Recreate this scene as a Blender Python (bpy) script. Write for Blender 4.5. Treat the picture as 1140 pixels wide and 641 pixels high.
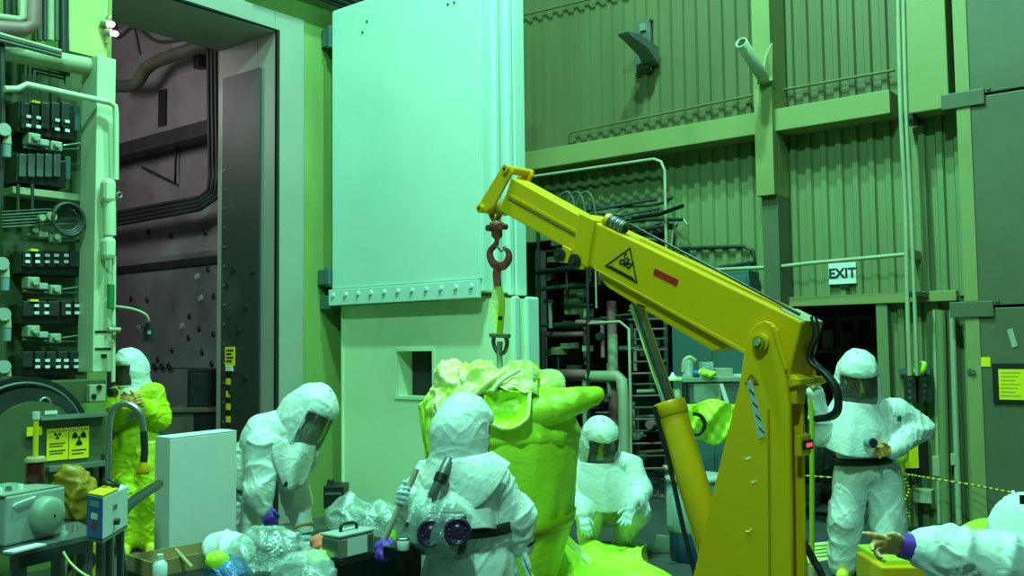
import bpy, bmesh, math, random
import numpy as np
from mathutils import Vector, Matrix

for _o in list(bpy.data.objects):
    bpy.data.objects.remove(_o)
scene = bpy.context.scene
COL = scene.collection
random.seed(7)
rng = np.random.default_rng(11)
V = Vector
pi = math.pi

# ------------------------------------------------------------------ camera
FOC = 1050.0                       # focal length in pixels of the 1140 px frame
YAW, PITCH, ROLL = math.radians(38.5), math.radians(3.52), -0.012
CAM = V((0.0, 0.0, 1.8))
ROT = Matrix.Rotation(YAW, 3, 'Z') @ Matrix.Rotation(pi/2 + PITCH, 3, 'X') @ Matrix.Rotation(ROLL, 3, 'Z')
cd = bpy.data.cameras.new('camera')
cd.sensor_width = 36.0
cd.lens = 36.0*FOC/1140.0
cd.clip_end = 200
cam = bpy.data.objects.new('camera', cd)
COL.objects.link(cam)
cam.matrix_world = Matrix.Translation(CAM) @ ROT.to_4x4()
scene.camera = cam

# ------------------------------------------------------------------ light
scene.view_settings.view_transform = 'Standard'
scene.view_settings.look = 'None'
scene.view_settings.gamma = 1.0
scene.view_settings.use_curve_mapping = False
scene.view_settings.exposure = 0.0
world = bpy.data.worlds.new('world')
scene.world = world
world.use_nodes = True
world.node_tree.nodes['Background'].inputs[0].default_value = (0.26, 0.85, 0.52, 1)
world.node_tree.nodes['Background'].inputs[1].default_value = 0.065
LAMP = (0.31, 1.0, 0.70)
def lamp(name, loc, target, power, size, color=LAMP, spread=None):
    l = bpy.data.lights.new(name, 'AREA')
    l.shape = 'DISK'; l.size = size; l.energy = power; l.color = color
    if spread: l.spread = spread
    o = bpy.data.objects.new(name, l); COL.objects.link(o)
    o.location = loc
    o.rotation_euler = (V(target) - V(loc)).to_track_quat('-Z', 'Y').to_euler()
    return o
lamp('high_bay_or_fill', (-3.4, 5.6, 9.8), (-4.0, 6.2, 0), 600, 0.3)
lamp('high_bay_or_fill', (-3.9, 3.6, 10.5), (-5.2, 5.4, 1.5), 800, 0.4)
lamp('high_bay_or_fill', (3.2, 4.0, 9.6), (0.0, 6.0, 0), 95, 0.6)
lamp('high_bay_or_fill', (-0.4, -0.6, 8.6), (-3.6, 4.4, 0.9), 600, 0.6)  # added fill light above the camera for the camera-facing sides
def point(name, loc, power, color, r=0.1):
    l = bpy.data.lights.new(name, 'POINT'); l.energy = power; l.color = color; l.shadow_soft_size = r
    o = bpy.data.objects.new(name, l); COL.objects.link(o); o.location = loc
    return o
point('cell_lamp', (-11.3, 4.4, 5.2), 105, (1.0, 0.95, 0.97), 0.5)

# ------------------------------------------------------------------ measuring helpers (photo pixel -> place)
FH = V((-math.sin(YAW), math.cos(YAW), 0)); RH = V((math.cos(YAW), math.sin(YAW), 0)); UP = V((0, 0, 1))
def ray(px, py):
    return ROT @ V(((px-570)/FOC, -(py-320.5)/FOC, -1.0))
def Q(px, py, d):                  # at ground distance d ahead of the viewer
    r = ray(px, py); return CAM + r*(d/r.dot(FH))
def PX(px, py, X):
    r = ray(px, py); return CAM + r*((X-CAM.x)/r.x)
def PY(px, py, Y):
    r = ray(px, py); return CAM + r*((Y-CAM.y)/r.y)
def PZ(px, py, Z):
    r = ray(px, py); return CAM + r*((Z-CAM.z)/r.z)
def Cw(r, d, z):                   # right / ahead / up -> world
    return RH*r + FH*d + UP*z

# ------------------------------------------------------------------ materials
def S(r, g, b):
    f = lambda c: ((c/255.0+0.055)/1.055)**2.4 if c > 10 else c/255.0/12.92
    return (f(r), f(g), f(b))
MATS = {}
def mat(name, col, rough=0.5, metal=0.0, var=0.12, scale=4.0, bump=0.0, bscale=30.0, col2=None, thr=(0.4, 0.7), spec=0.5, streak=None, emit=0.0, sss=0.0, coord='Object'):
    if name in MATS: return MATS[name]
    m = bpy.data.materials.new(name); m.use_nodes = True
    nt = m.node_tree; N = nt.nodes; L = nt.links
    b = N['Principled BSDF']
    b.inputs['Roughness'].default_value = rough
    b.inputs['Metallic'].default_value = metal
    b.inputs['Specular IOR Level'].default_value = spec
    geo = N.new('ShaderNodeNewGeometry')
    src = geo.outputs['Position']
    if streak:
        mp = N.new('ShaderNodeMapping'); mp.inputs['Scale'].default_value = streak
        L.new(src, mp.inputs['Vector']); src2 = mp.outputs['Vector']
    else: src2 = src
    nz = N.new('ShaderNodeTexNoise'); nz.inputs['Scale'].default_value = scale
    nz.inputs['Detail'].default_value = 6; nz.inputs['Roughness'].default_value = 0.62
    L.new(src2, nz.inputs['Vector'])
    rp = N.new('ShaderNodeValToRGB')
    c = col
    c2 = col2 if col2 else tuple(x*(1-var*2) for x in col)
    rp.color_ramp.elements[0].position = thr[0]; rp.color_ramp.elements[1].position = thr[1]
    if col2:
        rp.color_ramp.elements[0].color = (*c, 1); rp.color_ramp.elements[1].color = (*c2, 1)
    else:
        rp.color_ramp.elements[0].color = (*c2, 1); rp.color_ramp.elements[1].color = (*[min(1, x*(1+var*0.5)) for x in c], 1)
        rp.color_ramp.elements[0].position = 0.25; rp.color_ramp.elements[1].position = 0.75
    L.new(nz.outputs['Fac'], rp.inputs['Fac'])
    L.new(rp.outputs['Color'], b.inputs['Base Color'])
    if bump:
        n2 = N.new('ShaderNodeTexNoise'); n2.inputs['Scale'].default_value = bscale; n2.inputs['Detail'].default_value = 4
        L.new(src, n2.inputs['Vector'])
        bp = N.new('ShaderNodeBump'); bp.inputs['Strength'].default_value = bump; bp.inputs['Distance'].default_value = 0.02
        L.new(n2.outputs['Fac'], bp.inputs['Height']); L.new(bp.outputs['Normal'], b.inputs['Normal'])
    if emit:
        b.inputs['Emission Color'].default_value = (*col, 1); b.inputs['Emission Strength'].default_value = emit
    if sss:
        b.inputs['Subsurface Weight'].default_value = sss; b.inputs['Subsurface Radius'].default_value = (0.05, 0.05, 0.03); b.inputs['Subsurface Scale'].default_value = 0.5
    MATS[name] = m
    return m
def clear(name, tint, body, fac_body, fac_gloss=0.12, rough=0.12, bump=0.0):
    """see-through film or pane: tinted transparency, a little milky body, a little gloss"""
    m = bpy.data.materials.new(name); m.use_nodes = True
    nt = m.node_tree; N = nt.nodes; L = nt.links
    N.remove(N['Principled BSDF']); out = N['Material Output']
    t = N.new('ShaderNodeBsdfTransparent'); t.inputs[0].default_value = (*tint, 1)
    d = N.new('ShaderNodeBsdfDiffuse'); d.inputs[0].default_value = (*body, 1)
    g = N.new('ShaderNodeBsdfGlossy'); g.inputs['Roughness'].default_value = rough; g.inputs[0].default_value = (0.9, 0.9, 0.9, 1)
    a = N.new('ShaderNodeMixShader'); a.inputs[0].default_value = fac_body
    L.new(t.outputs[0], a.inputs[1]); L.new(d.outputs[0], a.inputs[2])
    c = N.new('ShaderNodeMixShader'); c.inputs[0].default_value = fac_gloss
    L.new(a.outputs[0], c.inputs[1]); L.new(g.outputs[0], c.inputs[2])
    if bump:
        n2 = N.new('ShaderNodeTexNoise'); n2.inputs['Scale'].default_value = 25
        bp = N.new('ShaderNodeBump'); bp.inputs['Strength'].default_value = bump; bp.inputs['Distance'].default_value = 0.02
        L.new(n2.outputs['Fac'], bp.inputs['Height'])
        L.new(bp.outputs['Normal'], g.inputs['Normal']); L.new(bp.outputs['Normal'], d.inputs['Normal'])
    L.new(c.outputs[0], out.inputs[0])
    MATS[name] = m
    return m

M = {}
M['mint'] = mat('mint_paint', (0.57, 0.77, 0.68), 0.42, var=0.05, scale=1.3)
M['mint_low'] = mat('mint_paint_worn', (0.72, 0.86, 0.54), 0.45, col2=(0.55, 0.62, 0.33), thr=(0.55, 0.85), scale=1.6, streak=(1, 1, 0.45))
M['mintgrey'] = mat('mint_grey_paint', (0.35, 0.34, 0.29), 0.45, var=0.06, scale=1.5)
M['wallgreen'] = mat('wall_plaster_green', (0.23, 0.33, 0.085), 0.7, col2=(0.16, 0.20, 0.055), thr=(0.45, 0.8), scale=1.2, streak=(1, 1, 0.35), bump=0.08)
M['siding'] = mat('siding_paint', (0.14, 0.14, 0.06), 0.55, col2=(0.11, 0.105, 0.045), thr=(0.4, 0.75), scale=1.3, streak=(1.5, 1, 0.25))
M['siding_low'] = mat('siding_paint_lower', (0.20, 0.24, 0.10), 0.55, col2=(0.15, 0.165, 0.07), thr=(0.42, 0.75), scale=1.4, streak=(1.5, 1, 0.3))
M['palegreen'] = mat('pale_green_paint', (0.62, 0.68, 0.44), 0.45, var=0.06, scale=2)
M['beam'] = mat('beam_paint', (0.27, 0.28, 0.105), 0.5, col2=(0.21, 0.21, 0.08), thr=(0.5, 0.8), scale=2.0)
M['steelgreen'] = mat('steel_panel_green', (0.12, 0.125, 0.072), 0.45, col2=(0.09, 0.10, 0.055), thr=(0.4, 0.75), scale=1.2)
M['teal'] = mat('teal_panel', (0.06, 0.135, 0.125), 0.5, var=0.1, scale=2)
M['cellwall'] = mat('cell_wall_steel', (0.27, 0.255, 0.28), 0.5, col2=(0.13, 0.12, 0.135), thr=(0.40, 0.72), scale=0.9, bump=0.1)
M['cellwall_pale'] = mat('cell_wall_upper', (0.32, 0.30, 0.30), 0.7, col2=(0.17, 0.15, 0.15), thr=(0.45, 0.75), scale=1.1, bump=0.1)
M['jambplate'] = mat('jamb_steel_plate', (0.035, 0.038, 0.028), 0.5, col2=(0.09, 0.10, 0.08), thr=(0.55, 0.8), scale=1.1)
M['black'] = mat('black_rubber', (0.012, 0.013, 0.012), 0.45, var=0.2)
M['darkgrey'] = mat('dark_grey_metal', (0.035, 0.04, 0.038), 0.4, var=0.2, metal=0.2)
M['midgrey'] = mat('grey_metal', (0.16, 0.17, 0.16), 0.4, var=0.15, metal=0.4)
M['steel'] = mat('bare_steel', (0.42, 0.44, 0.42), 0.3, metal=0.8, var=0.1)
M['chrome'] = mat('chrome_rod', (0.6, 0.62, 0.6), 0.18, metal=1.0, var=0.05)
M['grey'] = mat('light_grey_casing', (0.42, 0.44, 0.40), 0.5, var=0.08)
M['greypaint'] = mat('grey_enamel', (0.30, 0.36, 0.27), 0.45, var=0.1, scale=3)
M['white'] = mat('white_plastic', (0.78, 0.80, 0.78), 0.45, var=0.04)
M['whiteboard'] = mat('white_foam_board', (0.78, 0.74, 0.73), 0.6, var=0.03)
M['suit'] = mat('white_coverall_fabric', (0.74, 0.77, 0.74), 0.5, var=0.04, scale=3, bump=0.22, bscale=14)
M['suity'] = mat('yellow_coverall_fabric', (0.62, 0.74, 0.006), 0.5, var=0.08, scale=3, bump=0.22, bscale=14)
M['boot'] = mat('yellow_rubber_boot', (0.85, 0.75, 0.03), 0.4, var=0.08)
M['crane'] = mat('crane_yellow_paint', (0.78, 0.41, 0.002), 0.34, var=0.05, scale=2, spec=0.5)
M['crane_d'] = mat('crane_yellow_dull', (0.40, 0.24, 0.01), 0.45, var=0.1, scale=3)
M['lime'] = mat('lime_plastic_sheet', (0.56, 0.90, 0.035), 0.40, var=0.06, scale=5, bump=0.25, bscale=14)
M['lime_pale'] = mat('pale_lime_highlight', (0.90, 0.92, 0.40), 0.36, col2=(0.62, 0.85, 0.05), thr=(0.42, 0.62), scale=6, bump=0.25, bscale=16)  # pale tone paints in the highlights on the drum's top wrap
M['limetape'] = mat('lime_tape', (0.36, 0.46, 0.012), 0.4, var=0.05)
M['signyellow'] = mat('sign_yellow', (0.95, 0.72, 0.01), 0.45, var=0.03)
M['ink'] = mat('black_ink', (0.01, 0.01, 0.01), 0.6, var=0.1)
M['magenta_ink'] = mat('dark_sign_ink', (0.05, 0.02, 0.03), 0.6, var=0.1)
M['red'] = mat('red_tape', (0.50, 0.010, 0.01), 0.5, var=0.1)
M['rust'] = mat('rusty_red_iron', (0.30, 0.04, 0.035), 0.6, col2=(0.05, 0.03, 0.025), thr=(0.45, 0.65), scale=25)
M['darkred'] = mat('dark_red_liquid', (0.10, 0.008, 0.012), 0.25, var=0.2)
M['pipe'] = mat('pipe_green_paint', (0.42, 0.44, 0.27), 0.5, var=0.15, scale=3)
M['pipepink'] = mat('pipe_pink_primer', (0.34, 0.15, 0.15), 0.55, var=0.2, scale=3)
M['pipedark'] = mat('pipe_dark', (0.045, 0.052, 0.045), 0.5, var=0.25, scale=4)
M['pipeolive'] = mat('pipe_olive', (0.10, 0.125, 0.08), 0.5, var=0.25, scale=4)
M['concrete'] = mat('floor_concrete', (0.085, 0.094, 0.09), 0.38, col2=(0.045, 0.053, 0.053), thr=(0.38, 0.7), scale=1.6, bump=0.04)
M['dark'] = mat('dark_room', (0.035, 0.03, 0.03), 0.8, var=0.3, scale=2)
M['brown'] = mat('brown_board', (0.12, 0.085, 0.06), 0.6, var=0.1)
M['wood'] = mat('pale_wood', (0.50, 0.38, 0.18), 0.6, var=0.15, streak=(1, 1, 8))
M['card'] = mat('cardboard', (0.42, 0.30, 0.13), 0.7, var=0.08)
M['purple'] = mat('purple_nitrile', (0.13, 0.04, 0.42), 0.4, var=0.1)
M['purpledk'] = mat('purple_filter_plastic', (0.045, 0.016, 0.06), 0.3, var=0.1)
M['blue'] = mat('blue_plastic', (0.035, 0.10, 0.42), 0.4, var=0.1)
M['navy'] = mat('navy_drum_plastic', (0.018, 0.05, 0.19), 0.4, var=0.1)
M['bluegrey'] = mat('blue_grey_film', (0.22, 0.32, 0.34), 0.35, var=0.1)
M['orange'] = mat('orange_work_glove', (1.0, 0.52, 0.20), 0.55, var=0.18, scale=25, bump=0.3, bscale=60)
M['tan'] = mat('tan_work_glove', (0.75, 0.42, 0.10), 0.55, var=0.2, scale=25)
M['glovew'] = mat('white_latex_glove', (0.62, 0.72, 0.74), 0.4, var=0.08)
M['skin'] = mat('skin', (0.65, 0.26, 0.18), 0.5, var=0.06)
M['hair'] = mat('dark_hair', (0.02, 0.015, 0.012), 0.6)
M['pinkred'] = mat('pink_red_plastic', (0.85, 0.22, 0.12), 0.4, var=0.2, scale=12)
M['paper'] = mat('white_paper', (0.78, 0.80, 0.76), 0.7, var=0.03)
M['lampglow'] = mat('lamp_glow', (1.0, 0.80, 0.78), 0.5, emit=14.0, var=0.0)
M['redglow'] = mat('red_display_glow', (1.0, 0.04, 0.08), 0.5, emit=1.6, var=0.0)
M['greensteel'] = mat('green_machine_paint', (0.085, 0.11, 0.045), 0.45, col2=(0.045, 0.055, 0.022), thr=(0.45, 0.75), scale=3)
M['visor'] = clear('visor_pane', (0.55, 0.55, 0.50), (0.16, 0.16, 0.13), 0.28, 0.10, 0.05)
M['bag'] = clear('clear_plastic_bag', (0.93, 0.97, 0.95), (0.70, 0.80, 0.76), 0.27, 0.16, 0.18, bump=0.5)
M['bagblue'] = clear('blue_plastic_bag', (0.35, 0.6, 0.9), (0.10, 0.30, 0.85), 0.6, 0.14, 0.2, bump=0.5)
M['binfilm'] = clear('bin_film', (0.6, 0.75, 0.75), (0.25, 0.38, 0.40), 0.55, 0.10, 0.2)
M['steelglass'] = clear('red_jar_glass', (0.5, 0.1, 0.1), (0.12, 0.01, 0.015), 0.5, 0.12, 0.1)

def crinkle(m, scales=((5.0, 0.5), (13.0, 0.35)), strength=0.5, dist=0.03):
    """sharp fold lines as fine relief"""
    nt = m.node_tree; N = nt.nodes; L = nt.links; b = N['Principled BSDF']
    for l in list(b.inputs['Normal'].links): L.remove(l)
    geo = N.new('ShaderNodeNewGeometry'); prev = None
    for sc, w in scales:
        n = N.new('ShaderNodeTexNoise'); n.inputs['Scale'].default_value = sc; n.inputs['Detail'].default_value = 1.5; n.inputs['Distortion'].default_value = 0.6
        L.new(geo.outputs['Position'], n.inputs['Vector'])
        a = N.new('ShaderNodeMath'); a.operation = 'SUBTRACT'; a.inputs[1].default_value = 0.5; L.new(n.outputs['Fac'], a.inputs[0])
        c = N.new('ShaderNodeMath'); c.operation = 'ABSOLUTE'; L.new(a.outputs[0], c.inputs[0])
        d = N.new('ShaderNodeMath'); d.operation = 'POWER'; d.inputs[1].default_value = 0.6; L.new(c.outputs[0], d.inputs[0])
        e = N.new('ShaderNodeMath'); e.operation = 'MULTIPLY'; e.inputs[1].default_value = -w; L.new(d.outputs[0], e.inputs[0])
        if prev is None: prev = e.outputs[0]
        else:
            g = N.new('ShaderNodeMath'); L.new(prev, g.inputs[0]); L.new(e.outputs[0], g.inputs[1]); prev = g.outputs[0]
    bp = N.new('ShaderNodeBump'); bp.inputs['Strength'].default_value = strength; bp.inputs['Distance'].default_value = dist
    L.new(prev, bp.inputs['Height']); L.new(bp.outputs['Normal'], b.inputs['Normal'])
crinkle(M['suit']); crinkle(M['suity'])
crinkle(M['lime'], ((4.0, 0.6), (11.0, 0.35)), 0.45, 0.03); crinkle(M['lime_pale'], ((6.0, 0.6), (15.0, 0.4)), 0.6, 0.03)

# ------------------------------------------------------------------ mesh building
ORG = {}
def link(o): COL.objects.link(o); return o
def props(o, label=None, cat=None, group=None, kind=None):
    if label: o['label'] = label
    if cat: o['category'] = cat
    if group: o['group'] = group
    if kind: o['kind'] = kind
    return o
def thing(name, label, cat, loc, group=None, kind=None):
    o = link(bpy.data.objects.new(name, None)); o.location = V(loc); o.empty_display_size = 0.1
    ORG[o.name] = V(loc)
    return props(o, label, cat, group, kind)
def frame(o, x, y, z):             # 4x4 from origin and axes
    m = Matrix.Identity(4)
    for i, a in enumerate((x, y, z)):
        for j in range(3): m[j][i] = a[j]
    for j in range(3): m[j][3] = o[j]
    return m
def perp(d):
    d = V(d).normalized()
    a = V((0, 0, 1)) if abs(d.z) < 0.9 else V((1, 0, 0))
    u = d.cross(a).normalized(); return u, d.cross(u).normalized()
class MB:
    def __init__(s): s.v = []; s.f = []; s.sm = []
    def add(s, vs, fs, smooth=False):
        n = len(s.v); s.v += [tuple(v) for v in vs]
        s.f += [tuple(i+n for i in f) for f in fs]; s.sm += [smooth]*len(fs); return s
    def box(s, c, size, rot=None):
        h = V(size)*0.5; vs = []
        for z in (-1, 1):
            for y in (-1, 1):
                for x in (-1, 1):
                    p = V((x*h.x, y*h.y, z*h.z))
                    if rot is not None: p = rot @ p
                    vs.append(V(c)+p)
        return s.add(vs, [(0,2,3,1),(4,5,7,6),(0,1,5,4),(2,6,7,3),(0,4,6,2),(1,3,7,5)])
    def bb(s, x0, x1, y0, y1, z0, z1):
        return s.box(((x0+x1)/2, (y0+y1)/2, (z0+z1)/2), (abs(x1-x0), abs(y1-y0), abs(z1-z0)))
    def hexa(s, q, ext):           # quad (4 points) pushed along ext
        return s.prism(q, ext)
    def prism(s, poly, ext):
        poly = [V(p) for p in poly]; ext = V(ext); n = len(poly)
        nrm = V((0, 0, 0))
        for i in range(n): nrm += poly[i].cross(poly[(i+1) % n])
        if nrm.dot(ext) > 0: poly = poly[::-1]
        vs = poly + [p+ext for p in poly]
        fs = [tuple(range(n)), tuple(range(2*n-1, n-1, -1))]
        for i in range(n):
            j = (i+1) % n; fs.append((j, i, i+n, j+n))
        return s.add(vs, fs)
    def cyl(s, a, b, r, r2=None, seg=14, caps=True):
        a, b = V(a), V(b); r2 = r if r2 is None else r2
        u, w = perp(b-a); vs = []
        for p, rr in ((a, r), (b, r2)):
            for i in range(seg):
                t = 2*pi*i/seg; vs.append(p+u*(math.cos(t)*rr)+w*(math.sin(t)*rr))
        s.add(vs, [(i, (i+1) % seg, seg+(i+1) % seg, seg+i) for i in range(seg)], True)
        if caps: s.add(vs, [tuple(range(seg-1, -1, -1)), tuple(range(seg, 2*seg))])
        return s
    def tube(s, pts, r, seg=8, smooth=0, closed=False):
        pts = [V(p) for p in pts]
        if smooth: pts = spline(pts, smooth, closed)
        n = len(pts); rr = r if isinstance(r, (list, tuple, np.ndarray)) else [r]*n
        if len(rr) != n: rr = np.interp(np.linspace(0, 1, n), np.linspace(0, 1, len(rr)), rr)
        vs = []; pu = None
        for i, p in enumerate(pts):
            if closed: t = (pts[(i+1) % n]-pts[i-1])
            else: t = (pts[min(i+1, n-1)]-pts[max(i-1, 0)])
            if t.length < 1e-9: t = V((0, 0, 1))
            t.normalize()
            if pu is None: u, w = perp(t)
            else:
                u = pu - t*pu.dot(t)
                if u.length < 1e-6: u = perp(t)[0]
                u.normalize(); w = t.cross(u)
            pu = u
            for k in range(seg):
                a = 2*pi*k/seg; vs.append(p+u*(math.cos(a)*rr[i])+w*(math.sin(a)*rr[i]))
        fs = []
        for i in range(n if closed else n-1):
            j = (i+1) % n
            for k in range(seg):
                l = (k+1) % seg; fs.append((i*seg+k, i*seg+l, j*seg+l, j*seg+k))
        s.add(vs, fs, True)
        if not closed:
            s.add(vs[:seg], [tuple(range(seg-1, -1, -1))]); s.add(vs[-seg:], [tuple(range(seg))])
        return s
    def lathe(s, prof, o, axis=(0, 0, 1), seg=24, caps=True, fn=None):
        o = V(o); ax = V(axis).normalized(); u, w = perp(ax)
        w = ax.cross(u); vs = []
        for r, z in prof:
            for k in range(seg):
                a = 2*pi*k/seg; q = fn(a, r, z) if fn else r
                vs.append(o+ax*z+u*(math.cos(a)*q)+w*(math.sin(a)*q))
        fs = []
        for i in range(len(prof)-1):
            for k in range(seg):
                l = (k+1) % seg; fs.append((i*seg+k, i*seg+l, (i+1)*seg+l, (i+1)*seg+k))
        s.add(vs, fs, True)
        if caps:
            s.add(vs[:seg], [tuple(range(seg-1, -1, -1))]); s.add(vs[-seg:], [tuple(range(seg))])
        return s
    def ball(s, c, r, seg=14, rings=8, rot=None):
        r = V((r, r, r)) if not hasattr(r, '__len__') else V(r); vs = []; fs = []
        for i in range(rings+1):
            th = pi*i/rings
            for k in range(seg):
                a = 2*pi*k/seg
                p = V((r.x*math.sin(th)*math.cos(a), r.y*math.sin(th)*math.sin(a), r.z*math.cos(th)))
                if rot is not None: p = rot @ p
                vs.append(V(c)+p)
        for i in range(rings):
            for k in range(seg):
                l = (k+1) % seg; fs.append((i*seg+k, (i+1)*seg+k, (i+1)*seg+l, i*seg+l))
        return s.add(vs, fs, True)
    def torus(s, c, axis, R, r, seg=20, s2=8, a0=0, a1=2*pi):
        u, w = perp(axis); n = seg
        full = abs(a1-a0-2*pi) < 1e-6
        pts = [V(c)+u*(math.cos(a0+(a1-a0)*i/n)*R)+w*(math.sin(a0+(a1-a0)*i/n)*R) for i in range(n if full else n+1)]
        return s.tube(pts, r, s2, closed=full)
    def grid(s, fn, nu, nv, smooth=True):
        vs = [fn(i/(nu-1), j/(nv-1)) for j in range(nv) for i in range(nu)]
        fs = [(j*nu+i, j*nu+i+1, (j+1)*nu+i+1, (j+1)*nu+i) for j in range(nv-1) for i in range(nu-1)]
        return s.add(vs, fs, smooth)
    def build(s, name, m, parent=None, bevel=0.0, solid=0.0, subd=0, **kw):
        return mesh_obj(name, np.array(s.v, dtype=float).reshape(-1, 3), s.f, M[m] if isinstance(m, str) else m, parent, s.sm, bevel, solid, subd, **kw)
def mesh_obj(name, vs, fs, m, parent=None, sm=True, bevel=0.0, solid=0.0, subd=0, label=None, cat=None, group=None, kind=None):
    if parent is not None: org = ORG[parent.name]
    else:
        lo, hi = vs.min(0), vs.max(0); org = V(((lo[0]+hi[0])/2, (lo[1]+hi[1])/2, lo[2]))
    me = bpy.data.meshes.new(name)
    me.from_pydata((vs-np.array(org)).tolist(), [], [tuple(int(i) for i in f) for f in fs])
    me.polygons.foreach_set('use_smooth', [sm]*len(me.polygons) if isinstance(sm, bool) else sm)
    me.materials.append(m); me.update()
    o = link(bpy.data.objects.new(name, me))
    if parent is not None: o.parent = parent
    else: o.location = org
    ORG[o.name] = org
    if solid:
        md = o.modifiers.new('thick', 'SOLIDIFY'); md.thickness = solid; md.offset = 0
    if bevel:
        md = o.modifiers.new('edge', 'BEVEL'); md.width = bevel; md.segments = 2; md.limit_method = 'ANGLE'; md.angle_limit = 0.7
    if subd:
        md = o.modifiers.new('sub', 'SUBSURF'); md.levels = subd; md.render_levels = subd
    return props(o, label, cat, group, kind)
def spline(pts, k=6, closed=False):
    n = len(pts); out = []
    rngs = range(n) if closed else range(n-1)
    for i in rngs:
        p1, p2 = pts[i], pts[(i+1) % n]
        p0 = pts[i-1] if (closed or i > 0) else p1*2-p2
        p3 = pts[(i+2) % n] if (closed or i+2 < n) else p2*2-p1
        for j in range(k):
            t = j/k
            out.append(0.5*((2*p1)+(p2-p0)*t+(2*p0-5*p1+4*p2-p3)*t*t+(3*p1-p0-3*p2+p3)*t**3))
    if not closed: out.append(pts[-1])
    return out
def boxX(px0, py0, px1, py1, X, depth, mb=None):
    """box whose +X face fills the pixel rectangle on plane X"""
    cx, cy = (px0+px1)/2, (py0+py1)/2
    y0, y1 = PX(px0, cy, X).y, PX(px1, cy, X).y; z1, z0 = PX(cx, py0, X).z, PX(cx, py1, X).z
    mb = mb or MB(); mb.bb(X-depth, X, y0, y1, z0, z1); return mb
def boxY(px0, py0, px1, py1, Y, depth, mb=None):
    cx, cy = (px0+px1)/2, (py0+py1)/2
    x0, x1 = PY(px0, cy, Y).x, PY(px1, cy, Y).x; z1, z0 = PY(cx, py0, Y).z, PY(cx, py1, Y).z
    mb = mb or MB(); mb.bb(x0, x1, Y, Y+depth, z0, z1); return mb
def boxC(px0, py0, px1, py1, d, depth, mb=None, turn=0.0):
    a, b, c = Q(px0, py1, d), Q(px1, py1, d), Q(px0, py0, d)
    w = (b-a).length; h = c.z-a.z; ctr = (a+b)/2
    rot = Matrix.Rotation(YAW+turn, 3, 'Z')
    mb = mb or MB(); mb.box(ctr+UP*(h/2)+rot @ V((0, depth/2, 0)), (w, depth, h), rot); return mb
def copy_tree(o, delta, parent=None, label=None):
    c = o.copy(); COL.objects.link(c); c.parent = parent
    if parent is None:
        c.location = o.location+V(delta); ORG[c.name] = V(c.location)
        if label: c['label'] = label
    for ch in list(o.children): copy_tree(ch, delta, c)
    return c
def text_obj(name, txt, m, parent, origin, xdir, ydir, size, shear=0.0, thick=0.002, align='CENTER', bold=0.0):
    cu = bpy.data.curves.new('lettering', 'FONT'); cu.body = txt; cu.size = size; cu.align_x = align; cu.align_y = 'CENTER'
    cu.extrude = thick; cu.shear = shear; cu.offset = bold; cu.resolution_u = 3
    t = bpy.data.objects.new('lettering_tmp', cu); COL.objects.link(t)
    bpy.context.view_layer.update()
    me = bpy.data.meshes.new_from_object(t.evaluated_get(bpy.context.evaluated_depsgraph_get()))
    bpy.data.objects.remove(t); bpy.data.curves.remove(cu)
    x = V(xdir).normalized(); y = V(ydir).normalized(); z = x.cross(y)
    mt = frame(V(origin)-ORG[parent.name], x, y, z)
    me.transform(mt); me.materials.clear(); me.materials.append(M[m] if isinstance(m, str) else m)
    o = link(bpy.data.objects.new(name, me)); o.parent = parent; ORG[o.name] = ORG[parent.name]
    return o

# ------------------------------------------------------------------ smooth solids (distance field -> skin)
def surface_nets(vals, org, h):
    s = vals < 0
    n = s.shape
    c = np.zeros((n[0]-1, n[1]-1, n[2]-1), np.int8)
    for a in (0, 1):
        for b in (0, 1):
            for d in (0, 1): c += s[a:n[0]-1+a, b:n[1]-1+b, d:n[2]-1+d]
    act = (c > 0) & (c < 8)
    I, J, K = np.nonzero(act)
    idx = -np.ones(act.shape, np.int64); idx[act] = np.arange(len(I))
    pos = np.zeros((len(I), 3)); cnt = np.zeros(len(I))
    for ax in range(3):
        o1, o2 = [a for a in range(3) if a != ax]
        for a in (0, 1):
            for b in (0, 1):
                off0 = [0, 0, 0]; off0[o1] = a; off0[o2] = b
                off1 = list(off0); off1[ax] = 1
                v0 = vals[I+off0[0], J+off0[1], K+off0[2]]; v1 = vals[I+off1[0], J+off1[1], K+off1[2]]
                cr = (v0 < 0) != (v1 < 0)
                t = np.where(cr, v0/np.where(cr, v0-v1, 1), 0)
                p = np.zeros((len(I), 3)); p[:, 0] = off0[0]; p[:, 1] = off0[1]; p[:, 2] = off0[2]; p[:, ax] += t
                pos += p*cr[:, None]; cnt += cr
    pos = pos/cnt[:, None] + np.stack([I, J, K], 1)
    verts = pos*h + np.array(org)
    faces = []
    for ax in range(3):
        sl0 = [slice(None)]*3; sl1 = [slice(None)]*3
        sl0[ax] = slice(0, -1); sl1[ax] = slice(1, None)
        a, b = s[tuple(sl0)], s[tuple(sl1)]
        E = np.argwhere(a != b)
        o1, o2 = (ax+1) % 3, (ax+2) % 3
        ok = (E[:, o1] > 0) & (E[:, o2] > 0) & (E[:, o1] < n[o1]-1) & (E[:, o2] < n[o2]-1); E = E[ok]
        q = []
        for d1, d2 in ((-1, -1), (0, -1), (0, 0), (-1, 0)):
            e = E.copy(); e[:, o1] += d1; e[:, o2] += d2; q.append(idx[e[:, 0], e[:, 1], e[:, 2]])
        q = np.stack(q, 1)
        ins = a[E[:, 0], E[:, 1], E[:, 2]]
        q[~ins] = q[~ins][:, ::-1]
        faces.append(q)
    return verts, np.concatenate(faces)
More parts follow.
